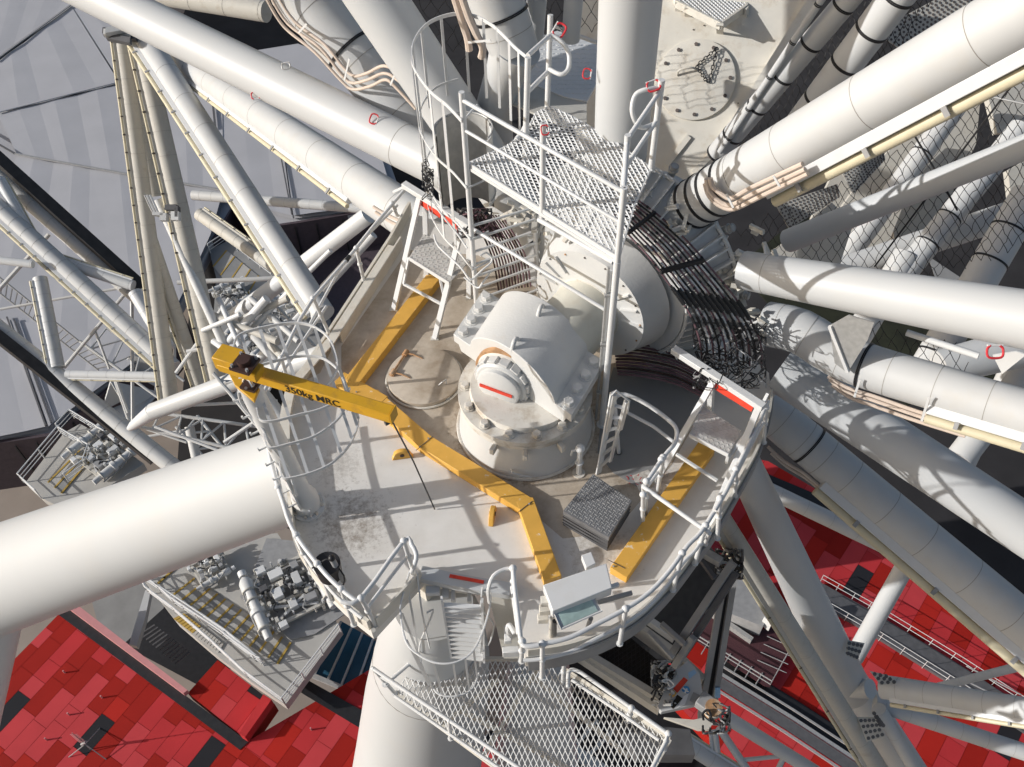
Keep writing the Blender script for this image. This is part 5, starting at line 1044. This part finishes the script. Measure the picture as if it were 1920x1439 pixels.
# rail shadows casters on the right roof: loops of handrail
hr = thing('roof_handrail', 'looped grey handrail standing on the right hand red roof below the thin tube', 'handrail', pt(1850, 1270, ZR)); MB().tube([p + ZX * 1.1 for p in P("1800,1262 1900,1315 1890,1335 1800,1290", ZR)], .05, 6).build('rail', GM, hr)
lp2 = thing('stair_landing', 'pale landing with ochre stair nosings at the lower right corner', 'landing', pt(1750, 1400, -47)); MB().prism(P("1690,1355 1760,1345 1930,1460 1930,1500 1700,1500", -47), -47.6, -47).build('landing_floor', CONC, lp2, smooth=False)
for k in range(5): MB().ribbon([p + ZX * .05 for p in P("%d,%d %d,%d" % (1782 + k * 18, 1398 + k * 9, 1758 + k * 18, 1455 + k * 9), -47)], .1, .25).build('nosing', NOSE, lp2)
MB().prism(P("1775,1393 1900,1460 1900,1500 1755,1470", -47), -46.98, -46.93).build('stair_tread', CONG, lp2, smooth=False)
bb = MB().prism(P('905,955 1225,955 1225,1115 905,1115', ZR), ZR, ZR + 12).build('added_shade_block', CONG, None, smooth=False); bb['kind'] = 'structure'  # unseen block added under the deck to cast shade on the right red roof
# ---- glass skylights
for i, (q, lab) in enumerate((("640,1165 720,1210 690,1310 588,1268", 'blue glazed skylight between the stair station and the bottom leg'), ("690,1400 760,1420 780,1460 700,1460", 'sliver of blue glazed skylight under the low mesh platform'))):
    o = thing('skylight', lab, 'skylight', P(q, -46)[0]); MB().prism(P(q, -46), -46.3, -46).build('glass', BLU, o, smooth=False); c = P(q, -45.9)
    for k in range(5): f = k / 4; MB().bar(c[0].lerp(c[1], f), c[3].lerp(c[2], f), .14, .14).build('glazing_bar', AL, o)
    MB().bar(c[3], c[2], .3, .2).build('glazing_bar', AL, o)
sheet('dark_gutter', P("575,1275 700,1345 690,1375 565,1300", ZR), ZR + .08, BK)
# ---- stations with stairs, rails and machinery
def machine(name, label, cx, cy, z, w_, ang, n=26, sd=1):
    t = thing(name, label, 'machine', pt(cx, cy, z)); r_ = random.Random(sd); c0 = pt(cx, cy, z); a = math.radians(ang); u = Vector((math.cos(a), math.sin(a), 0)); v = Vector((-u.y, u.x, 0))
    L = lambda x, y, h: c0 + u * x * w_ + v * y * w_ + ZX * h
    for s in (-1, 1):       # two long actuators with motors and flanges
        y = .42 * s
        MB().tube([L(-.56, y, .7), L(-.42, y, .7), L(-.41, y, .7), L(-.2, y, .7), L(-.19, y, .7), L(-.13, y, .7), L(-.12, y, .7), L(.16, y, .7), L(.17, y, .7), L(.3, y, .7), L(.36, y, .7)], [w_ * q for q in (.05, .05, .07, .07, .095, .095, .065, .065, .09, .09, .06)], 18).build('actuator', WC, t)
        MB().tube([L(.4, y, .7), L(.48, y, .7), L(.49, y, .7)], [w_ * .055, w_ * .055, w_ * .03], 14).build('motor_end', WH, t); MB().rod(L(.34, y, .7), L(.42, y, .7), w_ * .03).build('shaft', GM, t)
        for x in (-.41, -.16, .02, .17): MB().ring(L(x, y, .7), u, w_ * .082, w_ * .012, 18).build('flange', WS, t)
        MB().bar(L(-.5, y * .75, .35), L(.4, y * .75, .35), w_ * .035, .3).build('side_beam', WS, t); MB().tube([L(-.45, y * 1.2, .5), L(-.1, y * 1.22, .55), L(.1, y * 1.2, .9), L(.3, y * .9, .9)], .05, 6).build('hydraulic_pipe', GM, t)
    for x in (-.42, -.15, .12, .34): MB().bar(L(x, -.34, .45), L(x, .34, .45), w_ * .045, .22).build('cross_beam', WS, t)
    for a_, b_ in (((-.4, -.28), (-.16, .28)), ((-.4, .28), (-.16, -.28)), ((-.13, -.28), (.1, .1))): MB().bar(L(*a_, .6), L(*b_, .6), w_ * .035, .12).build('diagonal', WC, t)
    for x, y, a_, b_, m_ in ((-.05, .12, .07, .06, WH), (.03, -.16, .09, .05, WC), (.22, .05, .06, .09, WH), (.22, -.2, .05, .05, GM), (-.28, .0, .06, .05, WC), (-.3, -.22, .05, .08, GM), (.36, .2, .05, .06, WH), (-.48, .2, .04, .05, WH), (.1, .25, .04, .05, GD), (.05, .03, .04, .03, BG)):
        MB().box(L(x, y, .75), u * w_ * a_, v * w_ * b_, ZX * .22).build('valve_box', m_, t, bevel=.02)
    for k in range(n):
        x, y = r_.uniform(-.5, .42), r_.uniform(-.36, .36); d = r_.uniform(.008, .025) * w_
        if k % 3: MB().rod(L(x, y, .5), L(x, y, .5) + ZX * r_.uniform(.2, .6), d, n=8).build('fitting', r_.choice((WC, WS, WS, GM)), t)
        else: MB().box(L(x, y, .7), u * d * 1.6, v * d, ZX * .15).build('fitting', r_.choice((WC, WS, GD)), t)
    for k in range(9): x, y = r_.uniform(-.5, .3), r_.uniform(-.35, .35); MB().tube(smooth([L(x, y, .9), L(x + .05, y + .04, 1.0), L(x + .13, y - .02, .95), L(x + .17, y + .03, .6)], 3), .045, 5).build('hose', BK if k % 3 else GA, t)
    return t
def station(name, label, poly, z, nos, rails, m=CONC, th=.8, walls=()):
    t = thing(name, label, 'platform', P(poly, z)[0]); MB().prism(P(poly, z), z - th, z).build('floor', m, t, smooth=False)
    for a, b, c, d, n in nos:
        A, B, C, D = pt(*a, z + .06), pt(*b, z + .06), pt(*c, z + .06), pt(*d, z + .06)
        for k in range(n):
            f = k / max(1, n - 1); p, q = A.lerp(B, f), D.lerp(C, f); p = p - ZX * 0.0; MB().bar(p, q, .14, .06).build('stair_nosing', NOSE, t)
            if k < n - 1: g = (k + .5) / max(1, n - 1); MB().slab([A.lerp(B, f + .0), A.lerp(B, (k + .95) / (n - 1)), D.lerp(C, (k + .95) / (n - 1)), D.lerp(C, f)], .02, nrm=ZX).build('stair_tread', CONG if k % 2 else CONC, t, smooth=False)
    for q in rails:
        pts = P(q, z)
        for h, r_ in ((1.15, .055), (.75, .035), (.4, .035)): MB().tube([p + ZX * h for p in pts], r_, 6).build('rail', WH, t)
        for a, b in zip(pts[:-1], pts[1:]):
            n = max(1, int((b - a).length / 1.6))
            for k in range(n + 1): p = a.lerp(b, k / n); MB().rod(p, p + ZX * 1.15, .045, n=6).build('rail_post', WH, t)
    return t
station('stair_station', 'concrete stair station with ochre nosings and rails under the big left leg', "268,1085 330,1040 420,1010 520,1000 640,1180 535,1322 470,1278 400,1225 330,1165", -43.0,
        [((322, 1118), (520, 1245), (545, 1205), (365, 1085), 13), ((295, 1095), (330, 1065), (345, 1050), (310, 1082), 4)], ["272,1090 340,1135 430,1195 490,1245", "268,1088 282,1115 330,1150 400,1210 465,1270 535,1322 640,1185", "300,1108 330,1135 420,1195 480,1240 495,1248"])
st2 = thing('stair_flight', 'narrow ochre flight of steps between two rails beside the dark opening', 'stairs', pt(350, 1190, -44.5)); A, B, C, D = pt(325, 1160, -42.9), pt(410, 1225, -42.9), pt(420, 1208, -42.9), pt(345, 1150, -42.9)
for k in range(16): f, g = k / 16, (k + .8) / 16; MB().slab([A.lerp(B, f), A.lerp(B, g), D.lerp(C, g), D.lerp(C, f)], .08, nrm=ZX).build('step', NOSE if k < 7 else CONC, st2, smooth=False)
machine('drive_unit', 'white and grey drive machinery cluster under the left edge of the hub deck', 540, 1110, -42.9, 5.2, 118, 60, 1)
MB_p = thing('machine_pit', 'dark recess under the white drive machinery at left', 'pit', pt(520, 1120, -42.9)); MB().prism(P("470,1085 500,1010 600,1020 650,1150 590,1190 545,1200 450,1120", -42.9), -42.95, -42.85).build('pit_floor', GM, MB_p, smooth=False)
machine('gangway_motor', 'small grey boxes and beam seen just under the lower edge of the big left leg', 400, 1070, -42.9, 2.6, 35, 14, 2)
station('stair_station', 'small railed concrete station with ochre lines above the big left leg', "48,905 120,812 150,795 215,830 270,870 130,960 80,935", -43.0, [((90, 905), (115, 925), (170, 860), (150, 845), 3)], ["78,935 45,905 120,815", "120,818 175,850 165,880 130,905", "115,812 140,785 205,825"])
machine('drive_unit', 'white drive cylinders standing on the small station above the big left leg', 205, 850, -42.9, 4.4, 52, 34, 3)
station('stair_station', 'shaded station with ochre nosings seen through the tubes left of the deck', "392,470 430,450 520,520 620,600 600,660 470,700 400,600 405,520", -46.0, [((425, 470), (500, 530), (470, 585), (400, 500), 6)], ["395,475 425,455 510,520"], m=CONG)
machine('drive_unit', 'dark machine with small white boxes behind the tubes left of the deck', 440, 560, -45.9, 3.2, 30, 26, 4)
machine('drive_unit', 'jumble of boxes and pipes behind the yellow jib head', 455, 660, -40, 3.6, 70, 40, 6)
machine('drive_unit', 'dark boxes seen between the deck rail and the clad tube at left', 540, 590, -45, 4.0, 30, 30, 7)
dw = thing('dark_roof_strip', 'dark purple building strip behind the rails at the far left deck corner', 'roof', pt(620, 500, -50)); MB().prism(P("420,580 560,450 700,400 760,430 640,620 560,700 440,720", -50), -51, -50).build('roof_slab', FAS, dw, smooth=False)

# ---- lattice rim at the far left (PD: photo coordinates at a distance)
def far(name, label, q, t, t2, wpx, m=WC, seams=0, strip=None, brk=0, n=16, group=None, **k):
    a, b = PD(q, t, t2); return spoke(name, label, 'tube', a, b, wpx, wpx, m, seams=fr_(seams) if seams else (), strip=strip, brk=brk, n=n, group=group, **k)
far('rim_tube', 'upper grey rim tube with a black light strip, from the left edge to the lattice', "-30,305 330,620", 44, 44, 30, WC, strip=((.6, -1), .02, .98, 1.5), seams=10)
MBq = thing('black_strip', 'long black light strip along the upper side of the topmost rim tube', 'strip', dp(0, 300, 43.5)); MB().bar(dp(-20, 282, 43.4), dp(320, 588, 43.4), .55, .4).build('strip', BKM, MBq)
far('rim_tube', 'middle pale rim tube with cream strip crossing the left side of the picture', "-30,365 325,690", 43, 42, 33, WC, strip=((-.6, 1), .02, .98), seams=16, brk=14)
far('rim_tube', 'lowest pale rim tube running from the left edge behind the big left leg', "-30,595 330,880", 42, 41, 32, WC, seams=12)
MBq = thing('black_strip', 'long black light strip below the lowest rim tube at left', 'strip', dp(0, 630, 41.5)); MB().bar(dp(-20, 618, 41.4), dp(290, 862, 41.2), .5, .4).build('strip', BKM, MBq)
far('cross_tube', 'clad upright crossbar of the left lattice with a brown strip', "75,522 108,690", 42.3, 41.6, 26, WC, seams=7, strip=((-1, 0), .03, .98, .8), brk=6)
far('cross_tube', 'bright white level crossbar at the bottom of the left lattice', "125,702 312,706", 41.4, 41.0, 16, WH, seams=6, strip=((0, 1), .02, .98, .8), brk=6)
far('cross_tube', 'grey shaded crossbar between the two upper rim tubes', "92,484 250,536", 43, 42.8, 20, WC, seams=4, strip=((0, -1), .02, .98, .8), brk=4)
far('cross_tube', 'white upright tube with a grey shadow band under the top rim tube', "252,548 316,655", 42.4, 42, 24, WH, seams=4, strip=((1, -.5), .02, .98, .9))
far('cross_tube', 'white clad tube rising at the left edge above the middle rim tube', "-2,335 66,458", 43, 43, 18, WH, seams=3, strip=((1, -.3), .02, .98, .8))
far('cross_tube', 'short white crossbar at the left edge above the lattice ladder', "-20,486 62,496", 42, 42, 15, WH, seams=2)
for lab, q, w_ in (('thin shaded brace from the left edge across the lattice', "-10,582 240,538", 5), ('thin white brace rising right through the middle of the lattice', "120,690 242,542", 7), ('thin white upright brace right of the lattice crossbar', "247,545 249,800", 7), ('thin brace under the middle rim tube sloping to the canopy', "212,705 245,800", 5), ('grey brace at the left edge crossing the lattice ladder', "-10,552 92,440", 8), ('grey brace hanging below the middle rim tube', "178,620 205,692", 5), ('thin brace ending at the white cone joint', "270,820 360,805", 5), ('short brace below the white cone joint', "275,805 350,830", 5), ('upright white post behind the jumble right of the lattice', "327,640 328,700", 6), ('brace below the level crossbar', "213,700 240,775", 6)):
    a, b = PD(q, 44, 44); o = thing('lattice_brace', lab, 'brace', a); MB().rod(a, b, rad(a, w_), n=8).build('brace', WC, o)
ld = thing('lattice_ladder', 'grey ladder lying across the pale roof behind the left lattice', 'ladder', pt(0, 530, -40)); a0, a1 = dp(-20, 505, 46), dp(210, 690, 46); b0, b1 = dp(-20, 535, 46), dp(185, 695, 46)
for p, q in ((a0, a1), (b0, b1)): MB().rod(p, q, .045, n=6).build('stile', GM, ld)
for k in range(24): f = (k + .5) / 24; MB().rod(a0.lerp(a1, f), b0.lerp(b1, f), .035, n=5).build('rung', GM, ld)
cn = spoke('cone_tube', 'smooth white tube with a cone end joint above the big left leg', 'tube', dp(287, 772, 37), dp(450, 712, 35), 32, 36, WL); MB().tube([dp(286, 772, 37), dp(250, 798, 37.6), dp(242, 804, 37.8)], [rad(dp(286, 772, 37), 30), rad(dp(250, 798, 37), 18), rad(dp(242, 804, 37), 10)], 20).build('cone_end', WH, cn)
far('clad_tube', 'clad upright tube end seen below the cone tube', "355,800 368,860", 39, 39, 18, WC, seams=3)
# ---- long tubes from the upper left node
ng = thing('tube_node', 'clamped node of brackets where the shaded tubes meet under the upper left tube', 'joint', dp(240, 68, 33))
for k in range(16): c = dp(232 + rnd.uniform(-16, 16), 66 + rnd.uniform(-12, 12), 33 + rnd.uniform(-1, 0)); MB().box(c, Vector((rnd.uniform(.1, .5), rnd.uniform(-.2, .2), 0)), Vector((0, .1, .05)), Vector((0, -.03, .08))).build('node_plate', rnd.choice((WS, GM, GD, WC)), ng)
far('light_tube', 'bright clad tube from the upper left node down to the left deck rail', "268,68 606,590", 33, 27, 46, WC, seams=9, strip=((-1, .6), .02, .99, .9), brk=12, n=24)
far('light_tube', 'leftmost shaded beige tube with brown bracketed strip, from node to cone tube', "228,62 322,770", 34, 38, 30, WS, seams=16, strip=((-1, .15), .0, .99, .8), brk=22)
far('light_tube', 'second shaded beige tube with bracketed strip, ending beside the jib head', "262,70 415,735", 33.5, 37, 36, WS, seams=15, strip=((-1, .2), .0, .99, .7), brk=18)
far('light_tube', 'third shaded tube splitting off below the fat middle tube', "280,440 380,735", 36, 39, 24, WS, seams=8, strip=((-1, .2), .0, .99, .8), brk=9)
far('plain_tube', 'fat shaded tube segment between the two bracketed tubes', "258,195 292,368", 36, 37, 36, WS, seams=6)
far('plain_tube', 'slim bright white tube from the camera boxes down to the jib head', "296,375 424,655", 35, 36, 17, WH, seams=9)
jn_ = thing('camera_box', 'small white boxes and looped white cable clamped on the slim bright tube', 'box', dp(318, 395, 34.5))
for x, y, a, b in ((322, 390, .22, .1), (330, 406, .14, .16), (308, 408, .12, .14), (298, 402, .2, .06), (333, 398, .06, .2)): MB().box(dp(x, y, 34), camR * a, camU * b, fwd * .15).build('box', rnd.choice((WH, WC, GD)), jn_)
for k in range(4): MB().tube(smooth(PD("%d,366 %d,392 %d,402 %d,408 %d,400" % (272 + k * 3, 284 + k * 3, 292 + k * 2, 308 + k, 322 + k), 34.2), 3), .05, 6).build('cable', WH if k % 2 else GM, jn_)
far('clad_tube', 'level clad tube crossing the pale roof edge left of the deck', "362,366 690,392", 40, 38, 19, WC, seams=14)
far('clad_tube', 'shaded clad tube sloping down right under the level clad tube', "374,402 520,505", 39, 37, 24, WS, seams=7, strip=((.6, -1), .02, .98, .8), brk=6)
far('plain_tube', 'white tube rising right past the straight deck rail with a shadow band', "690,404 444,592", 34, 38, 32, WH, n=24)
far('plain_tube', 'white tube behind the hoop cage running down left', "700,440 470,690", 34, 37, 18, WH)
far('plain_tube', 'short white tube crossing behind the hoop cage', "472,622 530,690", 36, 36, 20, WH)
far('plain_tube', 'slim white tube left of the hoop cage', "620,470 470,618", 34, 36, 10, WH)
far('plain_tube', 'thin level grey tube behind the bracketed tubes', "333,530 520,522", 39, 39, 9, WC)
far('plain_tube', 'smooth white tube end below the hoop cage beside the deck', "470,712 640,655", 30, 28, 40, WL, n=24)
far('plain_tube', 'shaded broad tube passing behind the jib post', "480,740 560,840", 20, 19, 46, WL, n=24)
for lab, q, w_ in (('thin white brace crossing below the yellow jib head', "380,690 470,600", 6), ('thin brace left of the jib post', "330,700 430,560", 7), ('thin brace under the cone tube', "360,760 520,752", 6), ('thin brace across the lower bracketed tubes', "350,660 440,640", 8), ('thin brace behind the peg rungs', "470,800 510,720", 6), ('thin brace near the white cone joint going down', "290,800 450,860", 6), ('thin brace between cone tube and leg', "420,830 480,790", 7)):
    a, b = PD(q, 37, 37); o = thing('lattice_brace', lab, 'brace', a); MB().rod(a, b, rad(a, w_), n=8).build('brace', WH, o)
jc2 = thing('joint_cluster', 'cluster of crossing white stubs where braces meet behind the jib head', 'joint', dp(440, 600, 35))
for q, w_ in (("395,590 520,640", 14), ("430,640 500,560", 16), ("410,560 450,650", 10), ("470,560 560,640", 12), ("380,620 450,590", 9), ("450,600 540,560", 12), ("400,640 470,690", 12), ("500,640 560,700", 14)): a, b = PD(q, 36, 35); MB().rod(a, b, rad(a, w_), n=14).build('stub', rnd.choice((WH, WC, WS)), jc2)
# top edge pieces
far('plain_tube', 'broad pale tube in shade at the top edge above the upper left tube', "290,-12 500,22", 30, 29, 40, WS, seams=4)
cr2 = thing('corner_roof', 'pale wedge shaped roof corner right of the dark gap at the upper left', 'roof', pt(600, 130, -45)); MB().prism(P("485,100 560,88 640,120 700,200 700,240 560,140", -45), -46, -44.6).build('roof_slab', ROOFW, cr2, smooth=False)
# ---- maintenance cradle under the right front edge
ZC = -6.5
cr = thing('service_cradle', 'grey framed service cradle with dark mesh floor and stickered end, below the deck edge', 'cradle', pt(1180, 1290, ZC)); fl_ = P("1085,1215 1150,1170 1262,1262 1258,1300 1240,1325 1085,1235", ZC)
MB().prism(fl_, ZC - .1, ZC).build('dark_floor', mat("mesh_floor_dark", (.03, .026, .024), .6, var=.5, scale=40), cr, smooth=False)
g_ = MB(); grating(g_, [p + ZX * .03 for p in fl_], ZC + .04, (1, -.6), .10, .10, .012, .012, .2); g_.build('floor_mesh', BKM, cr, smooth=False)
for q, w_, h in (("1060,1218 1240,1328", .13, .5), ("1160,1165 1262,1240 1315,1290", .12, .5), ("1065,1208 1150,1165", .12, .5), ("1075,1232 1235,1338", .1, .3)): MB().ribbon([p + ZX * (h / 2) for p in P(q, ZC)], h, w_).build('side_beam', WS if w_ > .11 else BG, cr, smooth=False)
MB().ribbon([p + ZX * .9 for p in P("1168,1170 1255,1232", ZC)], .2, .12).build('top_beam', WC, cr)
pn = P("1290,1238 1312,1262 1320,1318 1240,1335 1232,1325 1262,1262", ZC + .8); MB().slab(pn, .15, nrm=ZX).build('end_panel', WC, cr, bevel=.01)
def stk(q, m, k=1): MB().slab([p + ZX * .006 * k for p in P(q, ZC + .8)], .004, nrm=ZX).build('sticker', m, cr)
stk("1282,1270 1290,1276 1270,1300 1262,1292", RD); stk("1262,1294 1269,1300 1262,1310 1254,1304", YE); stk("1270,1303 1280,1310 1262,1330 1254,1322", TXT); stk("1290,1262 1302,1256 1306,1262 1292,1274", LBL); stk("1282,1306 1292,1300 1284,1322 1270,1328", STW, 2)
MB().tube([pt(1286, 1294, ZC + .81), pt(1286, 1294, ZC + .82)], rad(pt(1286, 1294, ZC), 14), 20).build('sticker', BLS, cr)
MB().bar(pt(1280, 1290, ZC + .83), pt(1291, 1298, ZC + .83), .03, .004).build('sticker', STW, cr); MB().bar(pt(1284, 1300, ZC + .83), pt(1289, 1290, ZC + .83), .03, .004).build('sticker', STW, cr)
MB().slab(P("1300,1298 1315,1305 1308,1322 1293,1314", ZC + .83), .01, nrm=ZX).build('plate', GM, cr)
MB().bar(pt(1310, 1310, ZC + 1), pt(1345, 1335, ZC + 1), .3, .25).build('arm', GM, cr, bevel=.02); sh = pt(1335, 1335, ZC + .9); MB().rod(sh, sh + ZX * .25, .16, n=20).build('sheave', RUST, cr); MB().rod(sh + ZX * .08, sh + ZX * .17, .17, n=20).build('sheave_band', BG, cr)
MB().slab(P("1245,1345 1300,1350 1345,1340 1330,1368 1310,1368", ZC + .5), .1, nrm=ZX).build('gusset', BG, cr); MB().prism(P("1150,1330 1235,1345 1300,1352 1310,1400 1200,1400", ZC), ZC - 1, ZC - .5).build('under_plate', GD, cr)
tangle('lead_bundle', 'messy leads and straps along the stickered end of the service cradle', (1222, 1240, 1268, 1322), ZC + .3, ZC + 1.1, 60, .02, (BK, GA, WH, GM), sp_=14)
tangle('lead_bundle', 'black and steel leads bunched at the top of the dark twin column', (1342, 1030, 1392, 1085), -4.2, -3.4, 45, .022, (BK, BK, GA, GD), sp_=14)
tangle('lead_bundle', 'black leads looped round the rusty sheave of the service cradle', (1318, 1320, 1368, 1375), ZC + .6, ZC + 1.2, 22, .018, (BK, BK, GM), sp_=18)
ct = thing('frame_column', 'dark grey twin column with cable tray below the right deck edge', 'column', dp(1360, 1080, 17.5))
for dx in (-13, 9): MB().bar(dp(1372 + dx * .8, 1065, 17.4), dp(1326 + dx, 1345, 18.4), .11, .18).build('flange', GM, ct)
MB().bar(dp(1370, 1070, 17.6), dp(1326, 1345, 18.6), .14, .1).build('web', BK, ct); MB().box(dp(1345, 1298, 18.1), camR * .05, camU * .1, fwd * .05).build('blue_tag', LBL, ct)
for lab, q, w_, m_ in (('long grey beam slanting under the right deck edge', "1262,1225 1375,1055", .14, GM), ('dark beam with black hose under the right deck edge', "1280,1230 1380,1075", .12, GD), ('short grey frame bar under the deck edge at right', "1240,1170 1285,1210", .09, GM), ('grey frame bar below the deck skirt', "1215,1185 1262,1235", .08, GA), ('upper frame bar under the deck rail at right', "1290,1020 1352,1055", .14, GA), ('inner frame bar parallel to the dark twin column', "1265,1250 1300,1195", .12, GM), ('thin frame bar behind the deck skirt', "1300,1030 1340,1085", .08, GD)):
    a, b = PD(q, 16.5, 16.2); o = thing('frame_beam', lab, 'beam', a); MB().bar(a, b, w_, w_ * 1.2).build('beam', m_, o, bevel=.01)
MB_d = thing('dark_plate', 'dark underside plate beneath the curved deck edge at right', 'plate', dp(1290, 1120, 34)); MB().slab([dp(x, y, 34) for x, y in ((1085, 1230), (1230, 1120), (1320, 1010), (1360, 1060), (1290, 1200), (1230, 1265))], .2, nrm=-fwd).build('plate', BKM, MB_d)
# ---- white lattice at the bottom right
for lab, q, w_, cl in (('clad white chord of the bottom lattice nearest the mesh platform', "1270,1385 1420,1480", 30, 6), ('smooth white chord of the bottom lattice from the sheave down right', "1362,1345 1540,1455", 26, 0), ('thin level white strut of the bottom lattice', "1395,1425 1470,1418", 8, 0), ('white diagonal strut of the bottom lattice', "1348,1365 1402,1445", 15, 0), ('upright white strut below the sheave', "1340,1370 1345,1410", 12, 0), ('shaded strut left of the upright below the sheave', "1332,1370 1336,1420", 7, 0), ('short white strut at the bottom edge of the lattice', "1470,1420 1450,1460", 10, 0), ('white chord seen through the low mesh platform', "1070,1405 1180,1480", 26, 0), ('thin strut seen through the low mesh platform', "1078,1400 1120,1350", 8, 0), ('second thin strut seen through the low mesh platform', "1090,1430 1150,1370", 8, 0)):
    a, b = PD(q, 26, 26); spoke('lattice_tube', lab, 'tube', a, b, w_, w_, WC if cl else WL, seams=fr_(cl) if cl else (), strip=((1, -1), .02, .98, .7) if cl else None, n=16)
sheet('dark_yard', P("1000,1300 1250,1290 1420,1420 1500,1600 900,1700 830,1450", -50), -50, BK)

for lab, a0, a1, b0, b1, n_, t_ in (('thin white truss of crossed braces under the cone tube beside the big left leg', (262, 800), (470, 850), (300, 775), (480, 800), 9, 38), ('thin white truss between the lattice ladder and the bracketed tubes', (150, 640), (330, 770), (200, 615), (345, 715), 9, 46), ('thin white truss behind the peg rungs left of the deck edge', (400, 700), (500, 820), (440, 690), (540, 790), 8, 34), ('thin white truss glimpsed above the big left leg next to the purple strip', (330, 800), (420, 900), (370, 780), (450, 880), 7, 40), ('faint white truss crossing behind the hoop cage to the deck corner', (440, 560), (560, 700), (490, 545), (600, 660), 8, 38)):
    tt = thing('braced_truss', lab, 'truss', dp(*a0, t_)); A, B, C, D = dp(*a0, t_), dp(*a1, t_), dp(*b0, t_ + .8), dp(*b1, t_ + .8)
    for p, q in ((A, B), (C, D)): MB().rod(p, q, .075, n=8).build('chord', WC, tt)
    for k in range(n_): f, g = k / n_, (k + 1) / n_; p, q = (A.lerp(B, f), C.lerp(D, g)) if k % 2 else (C.lerp(D, f), A.lerp(B, g)); MB().rod(p, q, .05, n=6).build('brace', WC, tt)
